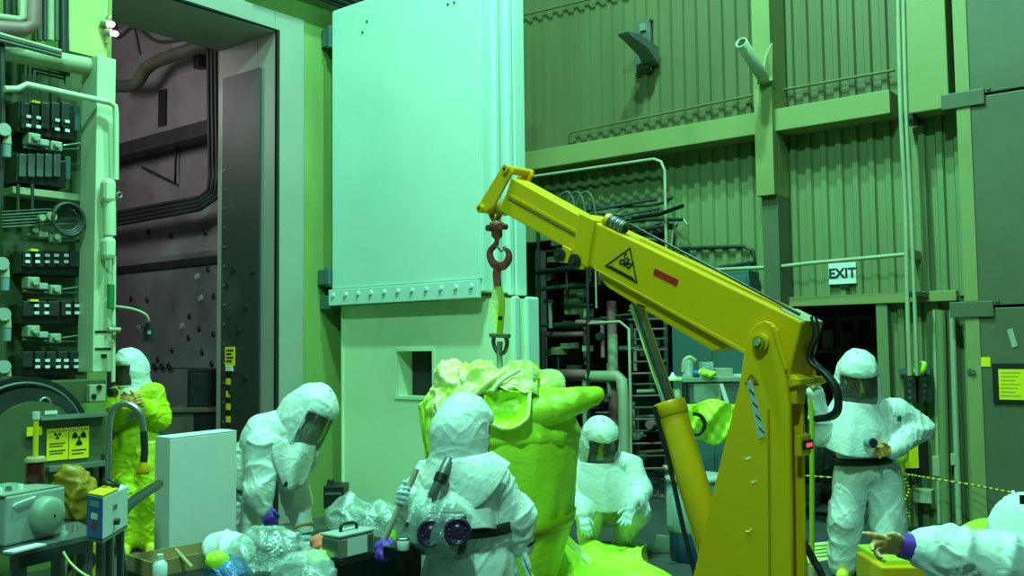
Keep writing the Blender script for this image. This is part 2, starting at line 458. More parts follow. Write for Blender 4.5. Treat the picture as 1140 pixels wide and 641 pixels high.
def wave_noise(P, freq, seed, n=7):
    r = np.random.default_rng(seed)
    out = np.zeros(P[0].shape, np.float32)
    w = sum(r.normal(size=3)[i]*P[i] for i in range(3))
    warp = 0.6*np.sin(freq*0.7*w+r.uniform(0, 6))
    for k in range(n):
        d = r.normal(size=3); d /= np.linalg.norm(d); f = freq*(0.6+1.1*k/n)
        out += np.sin(f*(d[0]*P[0]+d[1]*P[1]+d[2]*P[2])+r.uniform(0, 6.28)+warp*(1+0.3*k))/n**0.5
    return out
def sdf(prims, h, k=0.03, cuts=(), wr=0.0, wf=30.0, seed=1, ridge=0.0, rf=12.0, oct=3, crease=()):
    """prims: ('c',a,b,ra,rb) tapered limb, ('e',centre,radii,rot) ellipsoid, ('b',centre,half,rot,round) padded box"""
    allp = list(prims); lo = np.full(3, 1e9); hi = -lo; bbs = []
    for p in allp:
        if p[0] == 'c':
            a, b = np.array(p[1]), np.array(p[2]); r = max(p[3], p[4])
            l, u = np.minimum(a, b)-r, np.maximum(a, b)+r
        else:
            c = np.array(p[1]); rr = np.array(p[2])+(p[4] if p[0] == 'b' else 0)
            rot = np.array(p[3]) if p[3] is not None else np.eye(3)
            e = np.sqrt(((np.abs(rot)*rr[None, :])**2).sum(1)) if p[0] == 'e' else (np.abs(rot)*rr[None, :]).sum(1)
            l, u = c-e, c+e
        bbs.append((l, u)); lo = np.minimum(lo, l); hi = np.maximum(hi, u)
    pad = k+2*h+abs(wr)*2+abs(ridge)*2; lo -= pad; hi += pad
    n = np.ceil((hi-lo)/h).astype(int)+1
    ax = [(lo[i]+h*np.arange(n[i])).astype(np.float32) for i in range(3)]
    val = np.full(n, 0.25, np.float32)
    def dist(p, G):
        if p[0] == 'c':
            a, b = np.array(p[1]), np.array(p[2]); ab = b-a; L2 = max(float(ab@ab), 1e-9)
            d = [G[i]-a[i] for i in range(3)]
            t = np.clip((d[0]*ab[0]+d[1]*ab[1]+d[2]*ab[2])/L2, 0, 1)
            q = sum((d[i]-t*ab[i])**2 for i in range(3))
            return np.sqrt(q)-(p[3]+(p[4]-p[3])*t)
        c = np.array(p[1]); rot = np.array(p[3]) if p[3] is not None else np.eye(3)
        d = [G[i]-c[i] for i in range(3)]
        l = [d[0]*rot[0][i]+d[1]*rot[1][i]+d[2]*rot[2][i] for i in range(3)]
        r = p[2]
        if p[0] == 'e':
            k0 = np.sqrt(sum((l[i]/r[i])**2 for i in range(3)))
            k1 = np.sqrt(sum((l[i]/r[i]**2)**2 for i in range(3)))+1e-6
            return k0*(k0-1)/k1
        q = [np.abs(l[i])-r[i] for i in range(3)]
        return np.sqrt(sum(np.maximum(x, 0)**2 for x in q))+np.minimum(np.maximum(np.maximum(q[0], q[1]), q[2]), 0)-p[4]
    for p, (l, u) in zip(allp, bbs):
        i0 = np.maximum(((l-pad-0.04-lo)/h).astype(int), 0); i1 = np.minimum(((u+pad+0.04-lo)/h).astype(int)+2, n)
        sl = tuple(slice(i0[i], i1[i]) for i in range(3))
        G = np.meshgrid(*[ax[i][sl[i]] for i in range(3)], indexing='ij', sparse=True)
        d = dist(p, G); v = val[sl]
        kk = np.maximum(k-np.abs(v-d), 0)/max(k, 1e-6)
        val[sl] = np.minimum(v, d)-kk*kk*k*0.25
    if cuts:
        G = np.meshgrid(*ax, indexing='ij', sparse=True)
        for p in cuts: val = np.maximum(val, -dist(p, G))
    vs, fs = surface_nets(val, lo, h)
    if wr or ridge or crease:
        P = [vs[:, i] for i in range(3)]
        # normals
        nr = np.zeros_like(vs)
        t = np.cross(vs[fs[:, 2]]-vs[fs[:, 0]], vs[fs[:, 3]]-vs[fs[:, 1]])
        for i in range(4): np.add.at(nr, fs[:, i], t)
        nr /= np.linalg.norm(nr, axis=1, keepdims=True)+1e-9
        disp = 0
        if wr: disp = disp+wr*wave_noise(P, wf, seed)
        for k_ in range(oct if ridge else 0):
            disp = disp+ridge*0.55**k_*(1-2*np.minimum(1, np.abs(wave_noise(P, rf*2.1**k_, seed+5+k_))))
        for k_, (amp, fr, wd) in enumerate(crease):      # thin raised fold lines
            disp = disp+amp*np.maximum(0, 1-np.abs(wave_noise(P, fr, seed+31+k_, 5))/wd)**1.3
        vs = vs+nr*np.asarray(disp)[:, None]
    return vs, fs
def sdf_obj(name, prims, m, parent, h=0.012, T=None, **kw):
    ok = {k_: kw.pop(k_) for k_ in ('label', 'cat', 'group', 'kind') if k_ in kw}
    vs, fs = sdf(prims, h, **kw)
    if T is not None:
        A = np.array(T); vs = vs @ A[:3, :3].T + A[:3, 3]
    return mesh_obj(name, vs, fs, M[m] if isinstance(m, str) else m, parent, True, **ok)

# ================================================================== THE SETTING
st = dict(kind='structure')
WX, WY = -8.0, 9.55                # plane of the doorway wall, plane of the ribbed wall
MB().bb(-16, 7, -3.5, 13, -0.2, 0).build('floor', 'concrete', **st)

# doorway in the left wall
dc = PX(303, 37, WX); dw = PX(335, 24, WX)
DY1, DZ1 = dc.y, dc.z              # far jamb, lintel
DY0 = PX(122, 200, WX).y           # near jamb
FY1, FZ1 = dw.y, dw.z              # outer edge of the pale frame band
WT = 0.95
w = MB()
w.bb(WX-WT, WX, DY1+0.02, 10.6, 0, 9.5)
w.bb(WX-WT, WX, -3.0, DY0, 0, 9.5)
w.bb(WX-WT, WX, DY0, DY1+0.02, DZ1+0.02, 9.5)
w.build('wall_left', 'wallgreen', **st)
t1 = thing('trim_1', None, None, (WX, DY1, 0), kind='structure')
fb = MB(); fb.bb(WX-0.25, WX+0.06, DY1+0.0, FY1, 0, FZ1); fb.build('jamb_band', 'mintgrey', t1, bevel=0.012)
fb = MB(); fb.bb(WX-0.25, WX+0.06, DY0-0.05, DY1, DZ1, FZ1); fb.build('head_band', 'mintgrey', t1, bevel=0.012)
fb = MB(); fb.bb(WX-WT, WX-0.25, DY0, DY1, DZ1+0.005, DZ1+0.05); fb.build('head_lining', 'mintgrey', t1)
fb = MB(); fb.bb(WX-WT, WX-0.25, DY1, DY1+0.05, 0, DZ1); fb.build('jamb_lining', 'mintgrey', t1)
g = MB(); g.tube([(WX+0.065, DY1+0.018, 0.02), (WX+0.065, DY1+0.018, DZ1+0.018), (WX+0.065, DY0, DZ1+0.018)], 0.026, 8)
g.build('rubber_seal', 'black', t1)
# dark steel plate lining the far jamb
xa, xb = PY(291, 250, DY1).x, PY(249, 250, DY1).x
zt = PY(270, 82, DY1).z
jp = MB(); jp.bb(xb, xa, DY1-0.025, DY1-0.001, 0, zt); jp.build('jamb_plate', 'jambplate', t1, bevel=0.004)
for i in range(16):
    b = MB(); z = 0.6+i*0.21; b.cyl((xb+0.05, DY1-0.026, z), (xb+0.05, DY1-0.034, z), 0.014, seg=8); b.build('rivet', 'steel', t1)
# smooth round stain and bolt heads on the jamb plate
for px, py in ((262, 300), (283, 302), (255, 317), (276, 342), (275, 420), (259, 436), (268, 368)):
    p = PY(px, py, DY1); b = MB(); b.cyl((p.x, DY1-0.026, p.z), (p.x, DY1-0.036, p.z), 0.03, seg=10); b.build('bolt_head', 'darkgrey', t1)

# the cell behind the doorway
CY = 7.2
w = MB(); w.bb(-15.5, WX-WT, CY, CY+0.3, 3.1, 6.6); w.build('wall_cell_upper', 'cellwall_pale', **st)
wc = thing('wall_cell_lower', None, None, (-11.5, CY, 0), kind='structure')
xs = [-15.5, -13.55, -12.25, -11.05, -10.0, WX-WT]
zs = [0.0, 1.55, 3.1]
for i in range(5):
    for j in range(2):
        b = MB(); b.bb(xs[i]+0.006, xs[i+1]-0.006, CY-0.02, CY+0.28, zs[j]+0.006, zs[j+1]-0.006)
        b.build('wall_plate', 'cellwall', wc, bevel=0.006)
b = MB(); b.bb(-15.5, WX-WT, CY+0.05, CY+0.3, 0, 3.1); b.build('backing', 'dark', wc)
for px, py in ((165,258),(190,262),(228,258),(146,333),(164,334),(192,390),(211,352),(238,330),(238,372),(225,392),(212,415),(176,400),(149,415),(210,376),(155,300),(232,300),(222,366),(236,405)):
    p = PY(px, py, CY-0.02); b = MB(); b.cyl((p.x, CY-0.019, p.z), (p.x, CY-0.035, p.z), 0.045, 0.035, 10); b.build('anchor_cap', 'darkgrey', wc)
for px, py in ((203, 363), (155, 366), (220, 308), (224, 332)):
    p = PY(px, py, CY-0.02); b = MB(); b.cyl((p.x, CY-0.019, p.z), (p.x, CY-0.045, p.z), 0.05, 0.04, 12); b.build('pale_anchor_cap', 'grey', wc)
MB().bb(-15.8, -15.5, -1, CY+0.3, 0, 6.6).build('wall_cell_side', 'cellwall', **st)
MB().bb(-15.8, WX-WT, -1.2, -1.0, 0, 6.6).build('wall_cell_near', 'cellwall', **st)
MB().bb(-15.8, WX-WT, -1.2, CY+0.3, 6.6, 6.8).build('ceiling_cell', 'cellwall_pale', **st)

# ribbed wall at the back: sheets of siding
def sheet_mesh(ribs, pitch, z0, z1):
    mb = MB(); prof = []
    for i in range(ribs):
        x = i*pitch
        prof += [(x, 0), (x+pitch*0.48, 0), (x+pitch*0.58, -0.036), (x+pitch*0.9, -0.036)]
    prof.append((ribs*pitch, 0))
    n = len(prof)
    vs = [(x, y, z0) for x, y in prof]+[(x, y, z1) for x, y in prof]
    mb.add(vs, [(i, i+1, n+i+1, n+i) for i in range(n-1)])
    return mb
wb = thing('wall_back', None, None, (0, WY, 0), kind='structure')
PITCH_R = 0.16
def siding_row(x0, n, z0, z1, m, ribs=6):
    mb = sheet_mesh(ribs, PITCH_R, z0, z1)
    me = None
    for i in range(n):
        if me is None:
            o = mb.build('siding_sheet', m, wb, solid=0.004); o.location = (x0+i*ribs*PITCH_R, WY-ORG[wb.name].y, 0); me = o
            # builder shifted by the wall origin: place in wall coordinates
            dv = ORG[wb.name]; o.data.transform(Matrix.Translation(dv)); o.location = V((x0, WY, 0))-dv
        else:
            c = me.copy(); COL.objects.link(c); c.parent = wb; c.location = V((x0+i*(ribs*PITCH_R), WY, 0))-ORG[wb.name]
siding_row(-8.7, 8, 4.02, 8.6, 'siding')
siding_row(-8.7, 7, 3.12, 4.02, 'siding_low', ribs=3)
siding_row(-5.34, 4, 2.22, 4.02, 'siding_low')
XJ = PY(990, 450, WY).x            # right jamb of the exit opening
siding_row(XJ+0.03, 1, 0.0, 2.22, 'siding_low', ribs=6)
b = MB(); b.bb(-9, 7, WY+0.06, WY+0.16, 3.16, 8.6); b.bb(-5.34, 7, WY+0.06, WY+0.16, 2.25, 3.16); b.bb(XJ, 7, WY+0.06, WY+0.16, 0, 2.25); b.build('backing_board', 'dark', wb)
# space behind the openings
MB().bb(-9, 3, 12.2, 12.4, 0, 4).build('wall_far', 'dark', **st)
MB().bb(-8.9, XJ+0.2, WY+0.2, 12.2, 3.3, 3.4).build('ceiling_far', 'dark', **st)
# steelwork on the ribbed wall
trim_n = [1]
def trim(mb, m, bevel=0.006):
    trim_n[0] += 1; return mb.build('trim_%d' % trim_n[0], m, bevel=bevel, **st)
XR = PY(1003, 120, WY).x
t = MB(); t.bb(-8.0, XR, WY-0.36, WY-0.04, 3.97, 4.20); trim(t, 'beam')
XH = PY(868, 337, WY-0.1).x
t = MB(); t.bb(XH, PY(1066, 333, WY-0.1).x, WY-0.14, WY-0.04, 2.17, 2.27); trim(t, 'beam')
xc0, xc1 = PY(841, 150, WY-0.42).x, PY(861, 150, WY-0.42).x
zc = PY(850, 218, WY-0.42).z
t = MB(); t.bb(xc0, xc1, WY-0.44, WY-0.30, zc, 8.6); t.bb(xc0, xc1, WY-0.30, WY-0.04, 4.2, 8.6); t.bb(xc0, xc1, WY-0.30, WY-0.04, zc, 3.97); trim(t, 'beam')
t = MB(); t.bb(xc0+0.02, xc1, WY-0.36, WY-0.04, 0, zc); trim(t, 'steelgreen')
xp0, xp1 = PY(864, 250, WY-0.1).x, PY(874, 250, WY-0.1).x
t = MB(); t.bb(xp0, xp1, WY-0.15, WY-0.04, 0, 3.9); trim(t, 'siding_low')
t = MB(); t.bb(XJ-0.06, XJ+0.05, WY-0.12, WY+0.06, 0, 2.17); trim(t, 'siding_low')
# big green plate door at the right edge
gp = thing('door_1', None, None, (-1, WY-0.35, 0), kind='structure')
PYD = WY-0.40
xe0 = PY(1076, 330, PYD).x; xe1 = PY(1089, 440, PYD).x
za = PY(1108, 103, PYD).z; zb_ = PY(1108, 341, PYD).z
for z0, z1 in ((0.12, zb_-0.012), (zb_+0.012, za-0.012), (za+0.012, 8.5)):
    b = MB(); b.bb(xe0+0.10, 4.5, PYD, PYD+0.3, z0, z1); b.build('plate', 'steelgreen', gp, bevel=0.006)
    b = MB(); b.bb(xe0-0.02, xe0+0.10, PYD-0.01, PYD+0.05, z0+0.04, z1-0.04); b.build('edge_strip', 'beam', gp, bevel=0.006)
b = MB(); b.bb(xe0, 4.5, PYD+0.02, PYD+0.3, 0.02, 0.12); b.build('threshold', 'darkgrey', gp)
for zz in (za, zb_):
    b = MB(); b.bb(xe0-0.14, xe0+0.22, PYD-0.03, PYD+0.12, zz-0.09, zz+0.05); b.build('joint_bracket', 'steelgreen', gp, bevel=0.005)
    for i in range(5):
        x = xe0+0.25+i*0.42; b = MB(); b.cyl((x, PYD-0.014, zz+0.05), (x, PYD+0.002, zz+0.05), 0.018, seg=8); b.build('bolt_head', 'steelgreen', gp)
# pale duct box above
b = MB(); b = boxY(1006, -160, 1051, 124, WY-0.35, 0.3); o = b.build('wall_duct', 'beam', bevel=0.01, label='pale green flat duct box hanging on the ribbed wall beside the plate door', cat='duct')
gap_shade = boxY(1052, -160, 1064, 100, WY-0.12, 0.06); trim(gap_shade, 'dark')  # dark strip put in for the shade of the gap beside the duct

# ---- shield door standing open: upper and lower leaf
ud = thing('door_2', None, None, (-6.7, 6.9, 2.3), kind='structure')
UX1 = PY(535, 200, 6.7).x; UX0 = -7.82
UZ0 = PY(456, 329, 6.7).z; UZ1 = PX(371, 13, UX0).z
UY0, UY1 = 6.72, 7.36
b = MB(); b.bb(UX0, UX1, UY0, UY1, UZ0+0.0, UZ1); b.build('leaf_box', 'mint', ud, bevel=0.012)
b = MB(); b.bb(UX0+0.03, UX1-0.0, UY0-0.022, UY0-0.002, UZ0+0.12, UZ1-0.05); b.build('face_plate', 'mint', ud, bevel=0.006)
b = MB(); b.bb(UX0-0.0, UX1-0.02, UY0-0.05, UY0-0.002, UZ0-0.06, UZ0+0.11); b.build('bottom_flange', 'mint', ud, bevel=0.006)
for i in range(11):
    x = UX0+0.08+i*(UX1-UX0-0.18)/10; b = MB(); b.cyl((x, UY0-0.07, UZ0+0.05), (x, UY0-0.049, UZ0+0.05), 0.02, 0.026, 8); b.build('bolt_head', 'mint', ud)
for k, yy in enumerate((UY0+0.2, UY0+0.40)):
    b = MB(); b.bb(UX1-0.01, UX1+0.035, yy-0.045, yy+0.045, UZ0-0.02, UZ1); b.build('edge_rib', 'mint', ud, bevel=0.03)
b = MB(); b.bb(UX1-0.01, UX1+0.03, UY0+0.47, UY1, UZ0-0.02, UZ1); b.build('edge_rib', 'mint', ud, bevel=0.012)
for px, py in ((499, 5), (506, 3), (404, 36), (409, 24)):
    p = PY(px, py, UY0-0.02); b = MB(); b.cyl((p.x, UY0-0.03, p.z), (p.x, UY0-0.018, p.z), 0.012, seg=8); b.build('rivet', 'darkgrey', ud)
ld = thing('door_3', None, None, (-6.6, 7.0, 0), kind='structure')
LX1 = PY(561, 400, 6.84).x; LX0 = -7.80; LY0, LY1 = 6.84, 7.36; LZ1 = UZ0-0.06
# leaf with a window opening
wa = PY(442, 391, LY0); wb2 = PY(482, 442, LY0)
b = MB()
b.bb(LX0, wa.x, LY0, LY1, 0.06, LZ1); b.bb(wb2.x, LX1, LY0, LY1, 0.06, LZ1)
b.bb(wa.x, wb2.x, LY0, LY1, 0.06, wb2.z); b.bb(wa.x, wb2.x, LY0, LY1, wa.z, LZ1)
b.build('leaf_box', 'mint_low', ld)
b = MB(); b.bb(wa.x-0.01, wb2.x+0.01, LY0+0.22, LY0+0.26, wb2.z-0.01, wa.z+0.01); b.build('window_pane', 'dark', ld, label='dark shield window pane')
b = MB()
for x0, x1, z0, z1 in ((wa.x-0.03, wb2.x+0.03, wa.z, wa.z+0.035), (wa.x-0.03, wa.x, wb2.z, wa.z), (wb2.x, wb2.x+0.03, wb2.z, wa.z), (wa.x-0.03, wb2.x+0.03, wb2.z-0.03, wb2.z)):
    b.bb(x0, x1, LY0-0.012, LY0+0.003, z0, z1)
b.build('window_rim', 'mint_low', ld)
for yy, ww in ((LY0+0.17, 0.05), (LY0+0.42, 0.10)):
    b = MB(); b.bb(LX1-0.01, LX1+0.035, yy-ww, yy+ww, 0.06, LZ1+0.02); b.build('edge_rib', 'mint', ld, bevel=0.03)
b = MB(); b.bb(LX0+0.005, LX0+0.03, LY0-0.015, LY0+0.003, 0.06, LZ1); b.build('edge_angle', 'mint_low', ld)
# hinge blocks between wall and leaf
for i, (px, py, w_, h_) in enumerate(((366, 309, 0.2, 0.17), (370, 337, 0.24, 0.15), (368, 43, 0.15, 0.2))):
    p = PX(px, py, -7.9); b = MB(); b.box((-7.90, p.y+0.02, p.z), (0.18, w_, h_)); b.cyl((-7.86, p.y-0.02, p.z-h_*0.6), (-7.86, p.y-0.02, p.z+h_*0.6), 0.05)
    trim(b, 'teal', 0.01)
# cable tray at the very top between the doorway and the open leaf
t = MB()
for k in range(5):
    t.cyl((WX+0.10+k*0.07, 5.6, 5.62+0.03*k), (WX+0.10+k*0.07, 9.3, 5.62+0.03*k), 0.025, seg=8)
t.bb(WX+0.02, WX+0.45, 5.6, 9.3, 5.80, 5.9)
trim(t, 'pipedark', 0)

# ================================================================== LEFT: EQUIPMENT ON THE DOORWAY WALL
RX = -7.72                         # plane of the switch housings
bk = boxX(2, 62, 100, 432, -7.93, 0.05); bk.build('backboard', 'greensteel', bevel=0.004, label='stained green backboard carrying the rows of dark switch blocks', cat='backboard')
# tall pale box column beside the racks
tc = thing('tall_junction_box', 'tall narrow pale green junction box standing proud beside the switch rows', 'junction box', PX(112, 415, -7.55))
boxX(106, 63, 127, 414, -7.45, 0.26).build('body', 'palegreen', tc, bevel=0.008)
for py in (369, 388):
    boxX(106, py-1, 127, py+1, -7.442, 0.01).build('seam_strip', 'black', tc)
boxX(113, 394, 119, 398, -7.44, 0.015).build('latch', 'black', tc)
# slim conduit with two oval fittings down the front edge
cf = thing('conduit_run', 'pale green conduit crossing above the switches and dropping past two oval fittings', 'conduit', PX(126, 420, -7.4))
b = MB(); b.tube([PX(5, 99, -7.42), PX(20, 99, -7.42), PX(30, 94, -7.42), PX(122, 114, -7.36), PX(128, 118, -7.36), PX(129, 126, -7.36), PX(129, 200, -7.38)], 0.025, 8); b.build('upper_pipe', 'palegreen', cf)
b = MB(); b.tube([PX(127, 285, -7.38), PX(126, 425, -7.38)], 0.017, 8); b.build('lower_pipe', 'palegreen', cf)
b = MB(); b.tube([PX(122, 222, -7.36), PX(122, 262, -7.36)], 0.05, 12); b.build('middle_pipe', 'palegreen', cf)
for py0, py1 in ((198, 226), (263, 289)):
    q = boxX(118, py0, 131, py1, -7.30, 0.13); q.build('oval_fitting', 'palegreen', cf, bevel=0.04)
boxX(122, 316, 128, 344, -7.345, 0.05).build('green_sleeve', mat('green_tape', (0.02, 0.22, 0.06), 0.5), cf, bevel=0.008, label='dark green tape sleeve')
b = MB(); b.torus(PX(133, 217, -7.3), (1, 0, 0), 0.022, 0.006, 12, 6); b.build('eyelet', 'steel', cf)
b = MB(); p = PX(127, 367, -7.33); b.cyl(p-V((0, 0.05, 0)), p+V((0, 0.05, 0)), 0.02); b.cyl(p-V((0, 0, 0.04)), p+V((0, 0, 0.04)), 0.015); b.build('tap', 'pipe', cf)
# big horizontal pipe into the top of the tall box
b = MB(); b.tube([PX(-12, 54, -7.6), PX(98, 74, -7.6)], 0.075, 14); b.build('steam_pipe', 'pipe', label='thick pale green pipe running across above the switch rows', cat='pipe')
# bright pillar above and its dark riser
b = boxX(76, -160, 121, 62, -7.88, 0.1); b.build('wall_pilaster', mat('pilaster_paint', (0.48, 0.62, 0.18), 0.6, var=0.05), bevel=0.006, label='bright yellow-green flat pillar plate left of the cell doorway', cat='pillar')
b = MB(); b.tube([PX(70, -40, -7.76), PX(71, 60, -7.76), PX(72, 84, -7.76)], 0.045, 8); b.build('riser_pipe', 'darkgrey', label='dark vertical riser pipe beside the bright pillar plate', cat='pipe')
# pipe cluster at the top left
tp = thing('pipe_cluster', 'cluster of old pipes with a rusty elbow in the top corner', 'pipes', PX(30, 60, -7.6))
b = MB(); b.tube([PX(-20, 30, -7.5), PX(25, 33, -7.5), PX(37, 27, -7.5), PX(38, -60, -7.5)], 0.062, 12, smooth=0); b.build('rusty_elbow', 'pipepink', tp, label='reddish rusty elbow pipe')
b = MB(); b.tube([PX(-10, 18, -7.5), PX(20, 22, -7.5), PX(26, 20, -7.5), PX(26, -50, -7.5)], 0.03, 10); b.build('branch_pipe', 'pipe', tp)
for px, r, m in ((8, 0.03, 'pipedark'), (16, 0.025, 'pipeolive'), (44, 0.022, 'pipeolive'), (50, 0.02, 'pipedark'), (56, 0.03, 'pipe'), (63, 0.018, 'pipeolive')):
    b = MB(); b.tube([PX(px, -70, -7.62), PX(px, 45, -7.62)], r, 8); b.build('vertical_pipe', m, tp)
for k in range(3):
    b = MB(); b.tube([PX(-8, 36+k*3.5, -7.45), PX(68, 57+k*3, -7.45)], 0.016, 6); b.build('cross_tube', ('pipe', 'pipedark', 'pipeolive')[k], tp)
# bent thin tubes feeding the first rack
tb = thing('bent_tubing', 'nested dark bent tubes above the topmost switch block', 'tubing', PX(50, 110, -7.7))
for k in range(4):
    b = MB(); b.tube([PX(26+k*5, 108, -7.66), PX(26+k*5, 66+k*5, -7.66), PX(72, 76+k*4, -7.66), PX(72, 84+k*3, -7.66)], 0.010, 6); b.build('bent_tube', 'pipedark', tb)
# five rows of switch blocks
rack_lab = ['dark switch block topmost on the backboard, with a yellow tab', 'dark switch block second from the top with grey covers',
            'dark switch block third from the top, five white label pairs in line', 'dark switch block fourth from the top, split into two sets',
            'dark switch block lowest on the backboard, above the round machine']
rows = [ # x0,y0,x1,y1 , label column pixels, yellow tab
    (20, 115, 84, 152, [32, 43, 64, 75], 40, (17, 27)),
    (18, 172, 74, 206, [], None, None),
    (22, 280, 95, 306, [31, 42, 53, 63, 74], 38, (4, 11)),
    (22, 336, 101, 361, [41, 52, 76, 86, 96], 38, (4, 12)),
    (22, 392, 95, 418, [42, 53, 65, 74, 85], None, (9, 16)),
]
for (x0, y0, x1, y1, labs, tab, lo), lab in zip(rows, rack_lab):
    r = thing('switch_block', lab, 'switch block', PX((x0+x1)/2, y1, RX), group='switch blocks on the backboard')
    hs = boxX(x0, y0+3, x1, y1, RX, 0.2).build('housing', 'black', r, bevel=0.01)
    n = 5
    for i in range(n):
        xa = x0+4+(x1-x0-8)*i/n; xb_ = xa+(x1-x0-8)/n-2
        boxX(xa, y0-1, xb_, y1-9, RX+0.035, 0.07).build('module', 'darkgrey' if lo else 'midgrey', r, bevel=0.008)
    for px in labs:
        sk = (px-(x0+x1)/2)*0.13 if y0 < 160 else 0
        for dy in lo:
            boxX(px-2.4, y0+dy-1.5+sk, px+2.6, y0+dy+1.7+sk, RX+0.045, 0.012).build('label_tag', 'white', hs)
    if tab:
        boxX(tab-4, y0-3, tab+5, y0-0.5, RX+0.05, 0.05).build('yellow_tab', 'signyellow', hs)
    boxX(x1-1, y0+2, x1+5, y1-6, RX-0.02, 0.12).build('end_cap', 'teal', r, bevel=0.008)
# regulator sets between the rows
reg_lab = ['small grey regulator set between the two upper switch blocks', 'small grey regulator set under the coiled hose',
           'small grey regulator set below the five label pairs', 'small grey regulator set above the lowest switch block']
for (x, y), lab in zip(((32, 152), (31, 254), (31, 312), (31, 366)), reg_lab):
    r = thing('regulator_set', lab, 'regulator', PX(x+20, y+10, RX), group='regulator sets')
    bd_ = boxX(x, y-4, x+14, y+9, RX+0.03, 0.12).build('body', 'greypaint', r, bevel=0.012)
    boxX(x+13, y+3, x+23, y+10, RX+0.05, 0.08).build('gauge_box', 'grey', r, bevel=0.008)
    boxX(x+25, y+5, x+38, y+16, RX+0.03, 0.12).build('rear_body', 'greypaint', r, bevel=0.012)
    p = PX(x+7, y+2, RX+0.035); b = MB(); b.cyl(p, p+V((0.03, 0, 0)), 0.03, 0.022); b.build('knob', 'pipe', bd_)
    p = PX(x+31, y+10, RX+0.035); b = MB(); b.cyl(p, p+V((0.03, 0, 0)), 0.03, 0.022); b.build('knob', 'pipe', r)
    b = MB(); b.tube([PX(x-6, y+12, RX-0.02), PX(x+20, y+14, RX-0.02), PX(x+60, y+14, RX-0.02)], 0.012, 6); b.build('air_line', 'pipeolive', r)
    b = MB(); b.tube([PX(x+38, y+10, RX), PX(x+66, y+6, RX)], 0.008, 6); b.build('rod', 'steel', r)
# shelf rails under rows
for k, (y, lab) in enumerate(((212, 'pale green shelf rail under the second switch block'), (424, 'pale green shelf rail below the lowest switch block'))):
    boxX(14, y, 97, y+8, RX-0.02, 0.2).build('shelf_rail', 'pipe', bevel=0.006, label=lab, cat='rail', group='shelf rails')
# coiled hose and tube bundle
ch = thing('coiled_hose', 'dark coiled hose hung over a bundle of thin tubes on the backboard', 'hose', PX(73, 255, -7.55))
c = PX(74, 242, -7.6)
for k in range(3):
    b = MB(); b.torus(c+V((0.02*k, 0, -0.01*k)), (1, 0.05, 0), 0.115+0.008*k, 0.014, 28, 8); b.build('coil', 'pipedark', ch)
for k in range(6):
    b = MB(); b.tube([PX(2, 236+k*3.4, -7.64), PX(50, 233+k*3.4, -7.64), PX(100, 236+k*2.5, -7.64)], 0.008, 6); b.build('thin_tube', 'pipeolive' if k % 2 else 'pipedark', ch)
for px, py, r in ((47, 242, 0.026), (58, 241, 0.038)):
    p = PX(px, py, -7.58); b = MB(); b.cyl(p-V((0.03, 0, 0)), p+V((0.01, 0, 0)), r); b.build('dial', 'pipe', ch)
# dark uprights on the backboard
for px, lab in ((20, 'thin dark upright tube left of the coiled hose'), (36, 'thin dark upright tube rising through the coiled hose bundle')):
    b = MB(); b.tube([PX(px, 205, -7.68), PX(px, 262, -7.68)], 0.014, 6); b.build('upright_tube', 'pipedark', label=lab, cat='tube')
# pale valves at the picture's left edge
for i, (px, py, lab) in enumerate(((8, 146, 'pale valve with dark stem at the left edge beside the upper blocks'), (6, 294, 'pale valve at the left edge beside the third switch block'),
                          (8, 350, 'pale valve at the left edge beside the fourth switch block'), (8, 408, 'pale valve at the left edge beside the lowest switch block'))):
    r = thing('edge_valve', lab, 'valve', PX(px, py+10, -7.4), group='valves at the left edge')
    p = PX(px, py, -7.45); b = MB(); b.tube([p-V((0, 0.16, 0)), p, p-V((0, 0, 0.1))], 0.035, 8); b.build('elbow', 'pipe', r)
    b = MB(); b.cyl(p-V((0, 0, 0.08)), p-V((0, 0, 0.2)), 0.03); b.build('stem', 'bluegrey', r)
    b = MB(); b.cyl(p+V((0.03, -0.04, 0.0)), p+V((0.05, -0.04, 0)), 0.05, seg=10); b.build('hand_wheel', 'grey', r)
b = MB(); b.tube([PX(2, 45, -7.5), PX(3, 140, -7.5), PX(0, 230, -7.5)], 0.022, 8); b.build('edge_pipe', 'pipedark', label='dark vertical pipe along the left edge of the picture', cat='pipe')
# twin lamps on the pillar edge
tl = thing('twin_lamp', 'twin bare lamps glowing pink-white on a bracket by the cell doorway', 'lamp', PX(124, 45, -7.85))
b = MB(); b.tube([PX(119, 48, -7.86), PX(119, 20, -7.84), PX(123, 17, -7.8)], 0.016, 8); b.build('bracket', 'pipe', tl)
for px, py in ((124.5, 27), (128.5, 37.5)):
    p = PX(px, py, -7.78); b = MB(); b.ball(p, 0.025); b.build('bulb', 'lampglow', tl)
    b = MB(); b.cyl(p-V((0.03, 0.02, -0.01)), p-V((0.08, 0.05, -0.02)), 0.03); b.build('socket', 'greypaint', tl)
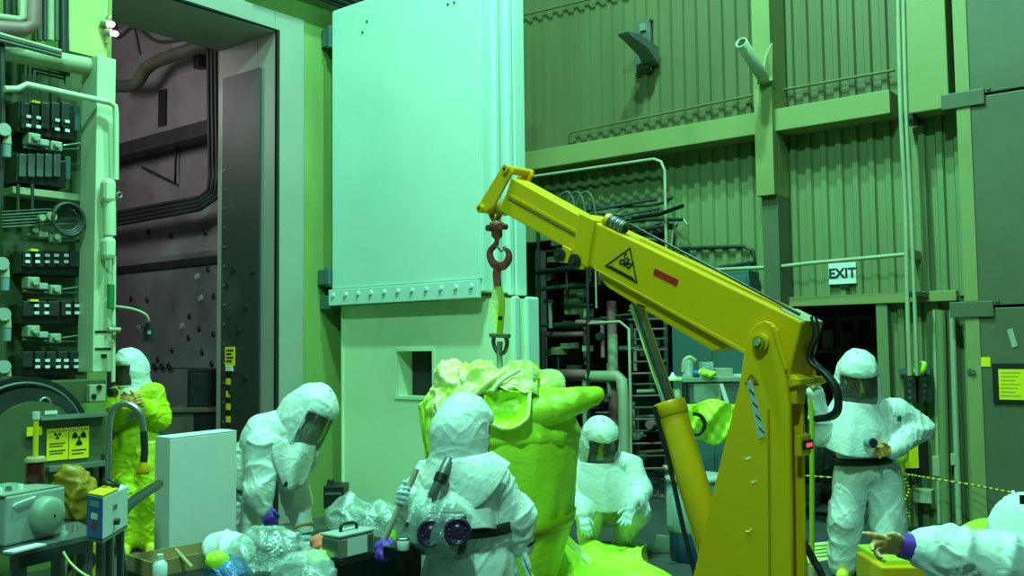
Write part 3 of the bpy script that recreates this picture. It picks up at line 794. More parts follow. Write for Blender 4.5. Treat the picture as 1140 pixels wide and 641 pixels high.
# gooseneck lamp over the hood
gl = thing('gooseneck_camera', 'black box hanging from a thin bent arm off the conduit', 'camera', PX(165, 385, -7.3))
b = MB(); b.tube([PX(129, 341, -7.36), PX(148, 344, -7.3), PX(162, 350, -7.25), PX(166, 358, -7.25)], 0.011, 8, smooth=5); b.build('arm', 'pipe', gl)
a = PX(165, 366, -7.25); rz = Matrix.Rotation(0.3, 3, 'Z')
b = MB(); b.box(a-V((0, 0, 0.045)), (0.06, 0.06, 0.13), rz); b.build('housing', 'black', gl, bevel=0.008)
b = MB(); b.cyl(a+V((0.02, -0.02, 0.06)), a+V((0, 0, 0.02)), 0.02); b.build('mount', 'darkgrey', gl)
b = MB(); b.box(a+V((0.035, -0.012, -0.03)), (0.012, 0.03, 0.03), rz); b.build('lens', 'bluegrey', gl)
b = MB(); b.torus(PX(155, 366, -7.25), (1, 0.5, 0), 0.03, 0.006, 12, 6); b.build('ring', 'darkgrey', gl)

# ---- inside the cell
b = MB(); z0 = PY(182, 155, CY-0.2).z
b.bb(-15, WX-WT-0.1, CY-0.22, CY-0.03, z0-0.10, z0+0.10); b.bb(-15, WX-WT-0.1, CY-0.32, CY-0.03, z0-0.13, z0-0.10)
b.build('crane_rail', 'pipedark', label='dark rail beam across the cell back wall', cat='beam')
b = MB(); z = PY(190, 294, CY-0.05).z; b.bb(-15, WX-WT-0.1, CY-0.05, CY-0.0215, z-0.05, z+0.05); b.build('seam_strip', 'darkgrey', wc)
cb = thing('conduit_bank', 'bank of four dark conduits bending up beside the cell doorway jamb', 'conduits', PY(235, 250, CY-0.345))
for k in range(4):
    pts = [PY(95, 243+k*4.6, CY-0.345), PY(222, 220+k*4.3, CY-0.345), PY(232+k*4, 212+k*2, CY-0.345), PY(234+k*4.2, 195, CY-0.345), PY(231.5+k*4.2, 12, CY-0.345)]
    b = MB(); b.tube(pts, 0.03, 8); b.build('conduit', 'pipedark', cb)
b = MB(); b.tube([PY(126, 96, CY-0.4), PY(150, 94, CY-0.4), PY(168, 72, CY-0.4), PY(215, 54, CY-0.4), PY(232, 48, CY-0.4)], 0.085, 10, smooth=4); b.build('duct_pipe', 'pipeolive', label='thick sagging duct pipe high in the cell', cat='pipe')
b = MB(); b.tube([PY(129, 20, CY-0.5), PY(131, 42, CY-0.5), PY(150, 30, CY-0.5), PY(175, 46, CY-0.5), PY(205, 44, CY-0.5)], 0.025, 6, smooth=5); b.tube([PY(150, 30, CY-0.5), PY(156, 60, CY-0.5)], 0.02, 6)
b.build('loose_cables', 'pipedark', label='loose dark cables looping under the cell ceiling', cat='cable')
boxY(176, 100, 184, 140, CY-0.03, 0.04).build('wall_stain_plate', 'darkgrey', label='dark narrow plate on the pale upper cell wall', cat='plate')
b = MB(); b.tube([PY(158, 186, CY-0.06), PY(195, 204, CY-0.06), PY(196, 150, CY-0.06)], 0.02, 6); b.build('wall_bracket', 'pipedark', label='dark triangular bracket under the cell rail beam', cat='bracket')
boxY(215, 60, 221, 75, CY-0.15, 0.12).build('ceiling_fitting', 'darkgrey', label='small dark fitting hanging below the duct pipe', cat='fitting')
for k in range(4):
    p = PY(164+k*8, 408, CY-0.06)
    b = MB(); b.torus(p, (0, 1, 0.2), 0.035, 0.014, 14, 6); b.build('coat_hook', 'black', label='black ring hook on the cell wall, %s of the row of four' % ('leftmost', 'second from left', 'third from left', 'rightmost')[k], cat='hook', group='row of wall hooks')
cbx = thing('cell_cabinet', 'low brown cabinet with a black front inside the cell', 'cabinet', Q(214, 560, 11.0))
bq = boxC(178, 458, 214, 620, 10.8, 0.9, turn=0.0); bq.build('side', 'brown', cbx, bevel=0.008)
boxC(214, 456, 251, 620, 10.8, 0.9).build('front', 'black', cbx, bevel=0.008)
boxC(176, 455, 252, 459, 10.77, 0.95).build('top', 'brown', cbx, bevel=0.004)
bx_ = thing('black_case', 'black upright case standing on the cell cabinet', 'case', Q(220, 456, 11.1))
boxC(208, 411, 235, 455, 11.1, 0.28).build('shell', 'black', bx_, bevel=0.012)
boxC(211, 415, 232, 452, 11.09, 0.02).build('lid', 'darkgrey', bx_, bevel=0.008)
# yellow notice and striped tape on the jamb plate edge
ns = thing('jamb_notice', 'small yellow notice with dark text hung on the jamb plate', 'notice', PY(256, 408, DY1-0.04))
boxY(250.5, 386, 261, 407, DY1-0.045, 0.008).build('sheet', 'signyellow', ns)
for k in range(4):
    boxY(252, 389+k*4, 259.5-(k % 2)*2, 390.8+k*4, DY1-0.048, 0.003).build('text_line', 'ink', ns)
boxY(251, 407, 258, 413, DY1-0.05, 0.02).build('clip', 'white', ns)
tp2 = thing('hazard_tape', 'yellow and black striped tape strip below the jamb notice', 'tape', PY(254, 475, DY1-0.03))
for k in range(10):
    boxY(251.5, 414+k*7, 256, 421+k*7, DY1-0.032, 0.005).build('stripe', 'signyellow' if k % 2 else 'ink', tp2)

# ---- round hatch machine with the radiation notices
mx = -6.95
hm = thing('hatch_machine', 'green machine with a big round hatch and rails at the left edge', 'machine', PX(50, 560, mx))
def discX(px, py, X, r, dep, mb, seg=40):
    p = PX(px, py, X); mb.cyl((X-dep, p.y, p.z), (X, p.y, p.z), r, seg=seg); return p
b = MB(); discX(26, 496, mx-0.12, 0.50, 0.35, b); b.build('outer_ring', 'black', hm, bevel=0.02)
b = MB(); discX(32, 497, mx-0.06, 0.42, 0.1, b); b.build('middle_ring', 'darkgrey', hm, bevel=0.015)
b = MB(); discX(38, 498, mx-0.02, 0.33, 0.08, b); b.build('hatch_disc', 'greensteel', hm, bevel=0.01)
p = PX(26, 496, mx-0.1)
b = MB(); b.torus((mx-0.1, p.y, p.z), (1, 0, 0), 0.45, 0.012, 44, 6); b.build('ring_rim', 'midgrey', hm)
boxX(40, 462, 118, 520, mx, 0.06).build('slab', 'greensteel', hm, bevel=0.008)
boxX(46, 461, 120, 466, mx+0.07, 0.08).build('top_rail', 'steel', hm, bevel=0.004)
boxX(55, 516, 122, 522, mx+0.07, 0.08).build('lower_rail', 'steel', hm, bevel=0.004)
boxX(13, 424, 118, 450, mx-0.15, 0.3).build('upper_beam', 'greensteel', hm, bevel=0.008)
boxX(100, 428, 118, 447, mx-0.10, 0.08).build('beam_end', 'pipe', hm, bevel=0.006)
for px, py in ((104, 441), (110, 431)):
    p = PX(px, py, mx-0.1); b = MB(); b.cyl(p, p+V((0.015, 0, 0)), 0.02, seg=8); b.build('bolt_head', 'black', hm)
p = PX(50, 449, mx-0.05); b = MB(); b.torus(p, (1, 0, 0), 0.04, 0.009, 16, 6); b.build('lifting_eye', 'steel', hm)
boxX(50, 457, 64, 461, mx+0.08, 0.01).build('name_plate', 'white', hm)
boxX(114, 505, 124, 560, mx+0.02, 0.06).build('bracket_leg', 'darkgrey', hm, bevel=0.004)
boxX(96, 524, 104, 560, mx, 0.06).build('bracket_leg', 'darkgrey', hm, bevel=0.004)
boxX(30, 475, 47, 485, mx+0.012, 0.01).build('yellow_patch', 'signyellow', hm)
boxX(16, 520, 120, 600, mx-0.12, 0.3).build('plinth', 'greensteel', hm, bevel=0.008)
def trefoil(parent, c, r, ux, uy, m, off):
    nrm = V(ux).cross(V(uy)).normalized()
    for k in range(3):
        a0 = pi/2+pi/3+k*2*pi/3-pi/6
        poly = [c+(V(ux)*math.cos(a)+V(uy)*math.sin(a))*rr for rr, seq in ((r*0.3, [0, 0.5, 1]), (r, [1, 0.75, 0.5, 0.25, 0])) for a in [a0+s*pi/3 for s in seq]]
        b = MB(); b.prism([p+nrm*off for p in poly], nrm*0.002); b.build('trefoil_blade', m, parent)
    b = MB(); b.cyl(c+nrm*off, c+nrm*(off+0.002), r*0.19, seg=12); b.build('trefoil_hub', m, parent)
for (x0, x1, lab, big) in ((52, 76, 'left yellow radiation notice with small symbol and text rows', False), (77, 99, 'right yellow radiation notice with a large trefoil', True)):
    n = thing('radiation_notice', lab, 'notice', PX((x0+x1)/2, 512, mx+0.01), group='radiation notices')
    sy = 475 if big else 477
    boxX(x0, sy, x1, sy+35, mx+0.012, 0.006).build('sheet', 'signyellow', n)
    cc = PX((x0+x1)/2, sy+12 if big else sy+7.5, mx+0.0125)
    trefoil(n, cc, 0.055 if big else 0.026, (0, 1, 0), (0, 0, 1), 'ink', 0.001)
    text_obj('heading', 'CAUTION', 'magenta_ink', n, PX((x0+x1)/2, sy+2.8, mx+0.0135), (0, 1, 0), (0, 0, 1), 0.032, thick=0.001)
    for k, yy in enumerate((16, 19, 24, 27) if not big else (25, 29)):
        boxX(x0+3, sy+yy, x1-3-(k % 2)*3, sy+yy+1.0, mx+0.0145, 0.002).build('text_line', 'magenta_ink', n)

# ================================================================== LEFT FOREGROUND
# steel cart
ZT = Q(55, 600, 4.3).z
ct = thing('steel_cart', 'dark steel cart with angle legs at the lower left corner', 'cart', Q(50, 600, 4.3)*1.0 - UP*ZT)
A, B_ = Q(14, 613, 4.05), Q(110, 592, 4.45); A.z = B_.z = ZT
C_, D_ = Q(70, 575, 5.0), Q(-60, 590, 4.6); C_.z = D_.z = ZT
b = MB(); b.prism([A, B_, C_, D_], (0, 0, -0.03)); b.build('top', 'midgrey', ct, bevel=0.004)
b = MB(); b.prism([A, B_, C_, D_], (0, 0, -0.05))
e1 = (B_-A).normalized(); e2 = (D_-A).normalized()
for nm, p in (('leg', A+e1*0.05+e2*0.05), ('leg', B_-e1*0.05+e2*0.05), ('leg', C_-e1*0.05-e2*0.05), ('leg', D_+e1*0.05-e2*0.05)):
    b = MB(); rz = Matrix.Rotation(math.atan2(e1.y, e1.x), 3, 'Z'); b.box((p.x, p.y, (ZT-0.03)/2), (0.05, 0.05, ZT-0.03), rz); b.build(nm, 'midgrey', ct, bevel=0.004)
b = MB(); b.prism([A+e1*0.03-UP*0.03, B_-e1*0.03-UP*0.03, B_-e1*0.03-UP*0.08, A+e1*0.03-UP*0.08], e2*0.02); b.build('apron', 'darkgrey', ct)
b = MB(); b.prism([p*1.0-UP*(ZT-0.25) for p in (A+e1*0.04+e2*0.04, B_-e1*0.04+e2*0.04, C_-e1*0.04-e2*0.04, D_+e1*0.04-e2*0.04)], (0, 0, 0.02)); b.build('lower_shelf', 'darkgrey', ct)
# grey instrument box with round lid
gb = thing('instrument_box', 'grey metal instrument box with a round bulging cover on the cart', 'instrument', Q(35, 595, 4.3))
f0, f1 = Q(6, 594, 4.12), Q(72, 588, 4.42); f0.z = f1.z = ZT+0.002
h_ = Q(40, 548, 4.25).z-ZT
ex = (f1-f0).normalized(); ey = V((-ex.y, ex.x, 0))
rot = Matrix((ex, ey, UP)).transposed()
wd = (f1-f0).length; ctr = (f0+f1)/2+ey*0.17+UP*h_/2
b = MB(); b.box(ctr, (wd, 0.34, h_), rot); b.build('case', 'grey', gb, bevel=0.01)
b = MB(); b.box(ctr+UP*(h_/2+0.003)-ex*0.01, (wd*0.98, 0.33, 0.006), rot); b.build('lid', 'greypaint', gb)
b = MB(); b.box(ctr-ex*(wd/2+0.004), (0.012, 0.20, h_*0.55), rot); b.build('side_panel', 'black', gb)
fc = Q(51, 573, 4.3); fc = f0+ex*(fc-f0).dot(ex)+UP*(fc.z-f0.z)
b = MB(); b.lathe([(0.082, 0), (0.084, 0.02), (0.078, 0.05), (0.06, 0.062), (0.03, 0.066), (0.004, 0.067)], fc, -ey, 28, caps=True); b.build('round_cover', 'greypaint', gb)
b = MB(); b.cyl(fc-ey*0.066, fc-ey*0.07, 0.006, seg=8); b.build('screw', 'darkgrey', gb)
b = MB(); b.tube([f0+ex*0.04+UP*(h_*0.78)-ey*0.002, f0+ex*0.04+UP*(h_*0.82)-ey*0.012, f0+ex*0.14+UP*(h_*0.9)-ey*0.012], 0.006, 6); b.build('trim_bar', 'white', gb)
for k, (u_, m) in enumerate(((0.05, 'white'), (0.10, 'steel'), (0.16, 'white'))):
    b = MB(); p = f0+ex*(u_)+ey*0.1+UP*(h_+0.006); b.cyl(p, p+UP*0.02, 0.016, 0.013, 10); b.build('top_connector', m, gb)
# papers and a small bottle on the cart
b = MB(); p = Q(28, 603, 4.08); p.z = ZT+0.006; b.box(p, (0.17, 0.06, 0.008), rot); b.build('paper_pad', 'paper', label='white paper pad lying before the instrument box', cat='paper')
b = MB(); p = Q(71, 597, 4.28); p.z = ZT+0.001; b.lathe([(0.014, 0), (0.017, 0.01), (0.017, 0.035), (0.007, 0.045), (0.007, 0.06)], p, seg=14); b.build('vial', 'bag', label='tiny clear vial at the cart edge beside the instrument box', cat='vial')
# red jar on the box
rj = thing('red_jar', 'dark red jar with a tan lid on the instrument box', 'jar', Q(39, 535, 4.5))
zz = ZT+h_+0.006
p = Q(39, 530, 4.5); p.z = zz
b = MB(); b.lathe([(0.038, 0), (0.042, 0.01), (0.042, 0.09), (0.036, 0.10)], p, seg=20); b.build('glass', 'darkred', rj)
b = MB(); b.lathe([(0.046, 0.101), (0.046, 0.118), (0.040, 0.124)], p, seg=20); b.build('lid', 'wood', rj)
b = MB(); q = p+UP*0.1; b.cyl(p+UP*0.126+ex*0.0, p+UP*0.30, 0.012, seg=10); b.build('dip_tube', 'signyellow', rj)
b = MB(); b.cyl(p+UP*0.30, p+UP*0.335, 0.017, seg=10); b.build('cap', 'white', rj)
# yellow crumpled bag behind the box
def blob(name, c, rad, m, amp=0.02, f=28, seed=1, h=0.012, rot=None, parent=None, **kw):
    return sdf_obj(name, [('e', tuple(c), rad, rot)], m, parent, h=h, k=0.02, wr=amp*0.4, wf=f*0.6, ridge=amp*0.35, rf=f*0.6, oct=1, crease=((amp*1.1, f*0.55, 0.4), (amp*0.8, f*1.1, 0.36), (amp*0.4, f*2.0, 0.4)), seed=seed, **kw)
c = Q(84, 558, 4.8)+UP*0.02
blob('yellow_bag', c, (0.085, 0.08, 0.15), 'crane_d', 0.04, 17, 3, label='crumpled mustard yellow bag behind the instrument box', cat='bag')
b = MB(); b.tube([Q(84, 585, 4.5), Q(80, 610, 4.4), Q(78, 641, 4.35), Q(78, 690, 4.3)], 0.012, 8, smooth=4); b.build('rubber_hose', 'brown', label='brown rubber hose hanging over the cart edge', cat='hose')
# analyser on a stand
an = thing('analyser_unit', 'white analyser with a blue front label on top of the post stand', 'analyser', Q(118, 597, 4.2))
f0, f1, f2 = Q(97, 600, 4.0), Q(114, 602, 3.92), Q(142, 590, 4.25)
zb = Q(112, 600, 3.95).z; zt = Q(112, 552, 3.95).z
for q in (f0, f1, f2): q.z = zb
f3 = f0+(f2-f1)
b = MB(); b.prism([f0, f1, f2, f3], (0, 0, zt-zb)); b.build('case', 'white', an, bevel=0.006)
n1 = (f1-f0).cross(UP).normalized()
b = MB(); b.prism([f0+UP*0.004, f1+UP*0.004, f1+UP*(zt-zb-0.004), f0+UP*(zt-zb-0.004)], n1*0.003); b.build('blue_label', 'blue', an, label='blue front label')
u_ = (f1-f0)
for k, (a0, a1, hh, m) in enumerate(((0.3, 0.7, 0.08, 'white'), (0.35, 0.65, 0.04, 'red'), (0.2, 0.8, 0.13, 'bluegrey'))):
    z_ = hh; b = MB(); b.prism([f0+u_*a0+UP*z_, f0+u_*a1+UP*z_, f0+u_*a1+UP*(z_+0.025), f0+u_*a0+UP*(z_+0.025)], n1*0.005); b.build('label_print', m, an)
n2 = (f2-f1).cross(UP).normalized()
mid = f1+(f2-f1)*0.45
b = MB(); b.cyl(mid+UP*0.05, mid+UP*0.05+n2*0.02, 0.014, seg=12); b.build('port', 'black', an)
text_obj('marking', '22/0', 'ink', an, mid+UP*0.11+n2*0.002, (f2-f1), UP, 0.03, thick=0.0006)
b = MB(); b.prism([f0+UP*(zt-zb+0.001)-n1*0.0, f1+UP*(zt-zb+0.001), f2+UP*(zt-zb+0.001)-(f2-f1)*0.4, f3+UP*(zt-zb+0.001)-(f2-f1)*0.4], (0, 0, 0.006)); b.build('yellow_top_sheet', 'signyellow', an)
b = MB(); p = f1+(f2-f1)*0.6+UP*(zt-zb+0.012)+(f0-f1)*0.5; b.torus(p+UP*0.012, V((0.3, 0.3, 1)), 0.03, 0.01, 18, 8); b.build('knob_ring', 'black', an)
psd = thing('post_stand', 'grey post stand carrying the white analyser', 'stand', (f0+f2)/2*1.0-UP*zb)
for q in (f0+(f1-f0)*0.4+(f2-f1)*0.25, f1+(f2-f1)*0.45+(f0-f1)*0.3, f2+(f0-f1)*0.3-(f2-f1)*0.1):
    b = MB(); b.cyl((q.x, q.y, 0.03), (q.x, q.y, zb-0.012), 0.016, seg=10); b.build('post', 'midgrey', psd)
b = MB(); b.prism([f0-UP*0.012, f1-UP*0.012, f2-UP*0.012, f3-UP*0.012], (0, 0, 0.011)); b.build('plate', 'midgrey', psd)
b = MB(); q = (f0+f2)/2; b.box((q.x, q.y, 0.015), (0.28, 0.28, 0.03)); b.build('base', 'darkgrey', psd)
# curved standpipe with yellow fitting
sp = thing('curved_standpipe', 'grey hooked standpipe with a hose end and yellow nozzle', 'pipe', Q(120, 560, 5.0))
b = MB(); b.tube([Q(121, 600, 5.0), Q(121, 500, 5.0), Q(122, 468, 5.0), Q(128, 453, 5.0), Q(143, 450, 5.0), Q(156, 460, 5.0), Q(160, 480, 5.0)], 0.017, 10, smooth=6); b.build('hook_pipe', 'steel', sp)
b = MB(); b.tube([Q(160, 480, 5.0), Q(161, 500, 5.0), Q(160, 514, 5.0)], 0.019, 10, smooth=4); b.build('hose_end', 'darkgrey', sp)
p = Q(159.5, 514, 5.0); b = MB(); b.lathe([(0.02, 0), (0.024, -0.02), (0.034, -0.05), (0.030, -0.062), (0.02, -0.062)][::-1], p, seg=14); b.build('yellow_nozzle', 'crane', sp)
b = MB(); b.tube([Q(121, 600, 5.0), Q(121, 641, 5.0), Q(121, 770, 5.0)], 0.026, 10); b.build('lower_pipe', 'midgrey', sp)
b = MB(); p = Q(121, 758, 5.0); b.cyl((p.x, p.y, 0), (p.x, p.y, 0.02), 0.14, seg=20); b.build('foot_plate', 'darkgrey', sp)
# dark hose with a clamp near the stand
b = MB(); b.tube([Q(137, 641, 4.3), Q(133, 590, 4.3), Q(140, 568, 4.4), Q(152, 555, 4.6), Q(172, 542, 5.0), Q(178, 538, 5.1)], [0.018, 0.018, 0.02, 0.026, 0.026, 0.02], 10, smooth=6); b.build('corrugated_hose', 'darkgrey', label='dark corrugated hose rising behind the post stand to the white board', cat='hose')
# yellow and white cord drooping from the cart
rc = thing('barrier_rope', 'yellow and white barrier rope drooping below the cart', 'rope', Q(80, 641, 4.35))
pts = spline([Q(70, 614, 4.25), Q(78, 626, 4.25), Q(90, 637, 4.25), Q(104, 645, 4.25), Q(112, 652, 4.25)], 8)
for i in range(0, len(pts)-1):
    b = MB(); b.cyl(pts[i], pts[i+1], 0.006, seg=6); b.build('strand', 'signyellow' if i % 2 else 'white', rc)
# yellow radiation sign hanging under the cart
sg = thing('hanging_notice', 'yellow notice with a dark round symbol low behind the cart', 'notice', Q(95, 640, 4.8))
boxC(78, 605, 112, 680, 4.85, 0.01).build('sheet', 'signyellow', sg)
b = MB(); p = Q(96, 622, 4.845); b.cyl(p, p-FH*0.004, 0.05, seg=18); b.build('symbol', 'magenta_ink', sg)
# white board box
wb_ = thing('foam_board_box', 'tall blank white board standing behind the work table', 'board', PZ(220, 720, 0))
q0, q1, q2 = Q(188, 620, 5.40), Q(263, 612, 5.85), Q(171, 618, 5.52)
zb = 0.0; zt = Q(225, 484, 5.62).z
for q in (q0, q1, q2): q.z = zb
b = MB(); b.prism([q0, q1, q1+(q2-q0), q2], (0, 0, zt-zb)); b.build('panel', 'whiteboard', wb_, bevel=0.006)
n_ = (q1-q0).cross(UP).normalized()
b = MB(); b.prism([q0+UP*(zt-zb+0.001), q1+UP*(zt-zb+0.001), q1+(q2-q0)+UP*(zt-zb+0.001), q2+UP*(zt-zb+0.001)], (0, 0, 0.004)); b.build('top_edge', 'white', wb_)

# ================================================================== WORK TABLE WITH BAGS
TZ = 0.70
ta, tb_, tc_, td = PZ(272, 645, TZ), PZ(469, 606, TZ), PZ(330, 578, TZ), PZ(140, 612, TZ)
ta = PZ(262, 650, TZ)
e1 = (tb_-ta); e1n = e1.normalized(); e2n = V((-e1n.y, e1n.x, 0)); 
wt_w = 0.80
ta = ta-e1n*0.2
tq = [ta, tb_, tb_+e2n*wt_w, ta+e2n*wt_w]
wtab = thing('work_table', 'black topped work table covered in bags and tools', 'table', (ta+tq[2])/2-UP*TZ)
b = MB(); b.prism(tq, (0, 0, -0.03)); b.build('top', 'black', wtab, bevel=0.006)
b = MB(); b.prism([tq[0]-UP*0.03, tq[1]-UP*0.03, tq[1]-UP*0.20, tq[0]-UP*0.20], e2n*0.03); b.build('apron', 'black', wtab)
b = MB(); b.prism([tq[1]-UP*0.03, tq[2]-UP*0.03, tq[2]-UP*0.20, tq[1]-UP*0.20], -e1n*0.03); b.build('apron', 'black', wtab)
for q in (tq[0]+e1n*0.06+e2n*0.06, tq[1]-e1n*0.06+e2n*0.06, tq[2]-e1n*0.06-e2n*0.06, tq[3]+e1n*0.06-e2n*0.06):
    b = MB(); b.bb(q.x-0.03, q.x+0.03, q.y-0.03, q.y+0.03, 0, TZ-0.03); b.build('leg', 'darkgrey', wtab, bevel=0.004)
def onT(px, py, dz=0.0): return PZ(px, py, TZ+dz)
# cardboard tray at the left
cbx = thing('cardboard_tray', 'open cardboard tray with low sides at the table corner', 'box', onT(195, 625))
cc_ = Cw(-1.72, 4.87, TZ+0.001)
q0, q1, q2, q3 = cc_-e1n*0.2-e2n*0.13, cc_+e1n*0.2-e2n*0.13, cc_+e1n*0.2+e2n*0.13, cc_-e1n*0.2+e2n*0.13
b = MB(); b.prism([q0, q1, q2, q3], (0, 0, 0.008)); b.build('base', 'card', cbx)
ring = [q0, q1, q2, q3]; cen = (q0+q2)/2
for i in range(4):
    a_, c_ = ring[i], ring[(i+1) % 4]; inn = (cen-(a_+c_)/2).normalized()*0.006
    b = MB(); b.prism([a_+UP*0.009, c_+UP*0.009, c_+UP*0.075, a_+UP*0.075], inn); b.build('side', 'card', cbx)
b = MB(); p0 = onT(196, 612, 0.085); b.tube([p0, onT(214, 632, 0.085)], 0.010, 6); b.build('wooden_stick', 'wood', label='pale wooden stick across the cardboard tray', cat='stick')
b = MB(); p = PZ(178, 648, TZ+0.01); b.lathe([(0.03, 0), (0.033, 0.01), (0.033, 0.085), (0.014, 0.105)], p, seg=18); 
wbt = thing('white_bottle', 'white squeeze bottle with a cap in front of the foam board', 'bottle', p); b.build('flask', 'white', wbt)
b = MB(); b.cyl(p+UP*0.105, p+UP*0.13, 0.015, seg=12); b.build('cap', 'white', wbt)
# bags
c = onT(256, 611, 0.085); blob('wipes_bag', c, (0.16, 0.10, 0.075), 'white', 0.015, 18, 5, h=0.01, label='white crumpled bag with a lime patch lying by the board', cat='bag')
b = MB(); p = onT(246, 622, 0.12); blob('lime_pouch', p+UP*0.0-FH*0.06, (0.06, 0.05, 0.045), 'lime', 0.008, 30, 6, h=0.008, label='small lime pouch resting on the white crumpled bag', cat='pouch')
c = onT(300, 618, 0.135); blob('clear_bag', c, (0.17, 0.14, 0.12), 'bag', 0.03, 17, 8, h=0.011, label='large clear plastic bag with dark things inside, in the middle of the table', cat='bag')
blob('dark_tool_bundle', onT(308, 610, 0.10), (0.10, 0.05, 0.045), 'darkgrey', 0.012, 30, 9, h=0.009, label='dark tool bundle inside the large clear bag', cat='tools')
c = onT(340, 640, 0.08); blob('clear_film_bag', c, (0.16, 0.12, 0.07), 'bag', 0.025, 20, 12, h=0.011, label='flat clear film bag at the front edge of the table', cat='bag')
c = PZ(254, 636, TZ+0.07); blob('blue_bag', c-FH*0.02, (0.10, 0.08, 0.06), 'bagblue', 0.02, 22, 14, h=0.009, label='bright blue plastic bag at the lower edge of the picture', cat='bag')
c = PZ(300, 646, TZ+0.03); blob('black_pouch', c+RH*0.0, (0.11, 0.06, 0.035), 'black', 0.01, 22, 15, h=0.009, label='black pouch between the blue bag and the clear bag', cat='pouch')
c = Cw(-0.86, 5.5, TZ+0.125); blob('clear_sheet_heap', c, (0.24, 0.14, 0.075), 'bag', 0.035, 16, 18, h=0.010, label='heap of clear plastic sheeting behind the metal case', cat='sheeting')
c = onT(360, 606, 0.05); blob('red_pouch', c, (0.075, 0.06, 0.05), 'pinkred', 0.012, 28, 21, h=0.008, label='pink-red plastic pouch beside the white jar', cat='pouch')
blob('orange_lump', onT(363, 611, 0.045)-FH*0.06, (0.025, 0.02, 0.02), 'orange', 0.004, 40, 24, h=0.005, label='small orange lump before the pink-red pouch', cat='lump')
blob('pale_lime_rag', onT(352, 621, 0.03), (0.10, 0.05, 0.035), 'lime_pale', 0.012, 30, 22, h=0.008, label='pale lime crumpled rag in front of the white jar', cat='rag')
p = onT(340, 614, 0.002); wj = thing('white_jar', 'white jar with a blue lid beside the pink-red pouch', 'jar', p)
b = MB(); b.lathe([(0.036, 0), (0.04, 0.008), (0.04, 0.055), (0.034, 0.062)], p, seg=20); b.build('pot', 'white', wj)
b = MB(); b.lathe([(0.036, 0.063), (0.037, 0.08), (0.03, 0.084)], p, seg=20); b.build('lid', 'bluegrey', wj)
# metal case with handle
mc = thing('metal_case', 'silver metal case with a black carry handle on the table', 'case', onT(398, 622))
f0, f1 = PZ(378, 632, TZ+0.002), PZ(417, 622, TZ+0.002); ex = (f1-f0).normalized(); ey = V((-ex.y, ex.x, 0)); rot = Matrix((ex, ey, UP)).transposed()
wd = (f1-f0).length; hh = 0.155; ctr = (f0+f1)/2+ey*0.07
b = MB(); b.box(ctr+UP*0.02, (wd*1.02, 0.145, 0.035), rot); b.build('base_frame', 'black', mc, bevel=0.006)
b = MB(); b.box(ctr+UP*0.09, (wd, 0.14, 0.105), rot); b.build('shell', 'steel', mc, bevel=0.012)
b = MB(); b.box(ctr+UP*0.151, (wd*1.02, 0.145, 0.015), rot); b.build('lid', 'grey', mc, bevel=0.006)
b = MB(); b.box(ctr+UP*0.09-ey*0.072, (wd*0.55, 0.004, 0.085), rot); b.build('front_label', 'white', mc)
b = MB(); b.tube([ctr-ex*0.05+UP*0.155, ctr-ex*0.05+UP*0.185, ctr-ex*0.035+UP*0.197, ctr+ex*0.04+UP*0.193, ctr+ex*0.06+UP*0.18, ctr+ex*0.06+UP*0.155], 0.009, 8); b.build('handle', 'black', mc)
# brown block, purple gloves, black tray, pot
b = MB(); b.box(onT(371, 616, 0.05), (0.07, 0.08, 0.09), rot); b.build('cardboard_block', 'card', bevel=0.006, label='small brown box wedged beside the metal case', cat='box')
blob('purple_glove_pile', onT(430, 612, 0.03), (0.055, 0.05, 0.045), 'purple', 0.016, 40, 31, h=0.006, label='crumpled purple gloves beside the metal case', cat='gloves')
b = MB(); b.box(onT(450, 613, 0.035)+ey*0.02, (0.16, 0.12, 0.06), rot); b.build('dark_tray', 'black', bevel=0.008, label='small black box near the table end', cat='box')
p = onT(449, 612, 0.066); wp = thing('white_pot', 'small white pot with a dark rim on the black box', 'pot', p)
b = MB(); b.lathe([(0.028, 0), (0.032, 0.006), (0.032, 0.05), (0.028, 0.055)], p, seg=18); b.build('cup', 'white', wp)
b = MB(); b.torus(p+UP*0.055, UP, 0.029, 0.004, 18, 6); b.build('rim', 'darkgrey', wp)
p = onT(437, 604, 0.001); b = MB(); b.lathe([(0.022, 0), (0.024, 0.01), (0.024, 0.05), (0.012, 0.07)], p, seg=16); b.build('lime_bottle', 'lime', label='small lime bottle behind the purple gloves', cat='bottle')
b = MB(); b.tube([Q(428, 600, 4.95), Q(458, 536, 5.0), Q(464, 522, 5.02)], 0.016, 10); b.build('wooden_pole', mat('handle_grey_wood', (0.42, 0.34, 0.24), 0.6, var=0.1), label='grey-brown tool handle leaning across beside the nearest worker', cat='pole')
# black box on the floor by the door
fb_ = thing('floor_battery', 'black box with a handle on the floor by the open door leaf', 'box', Q(372, 565, 9.9))
boxC(360, 541, 383, 566, 9.7, 0.3).build('case', 'black', fb_, bevel=0.01)
boxC(364, 534, 372, 541, 9.8, 0.06).build('grip', 'darkgrey', fb_, bevel=0.006)
boxC(362, 548, 380, 551, 9.69, 0.01).build('band', 'midgrey', fb_)

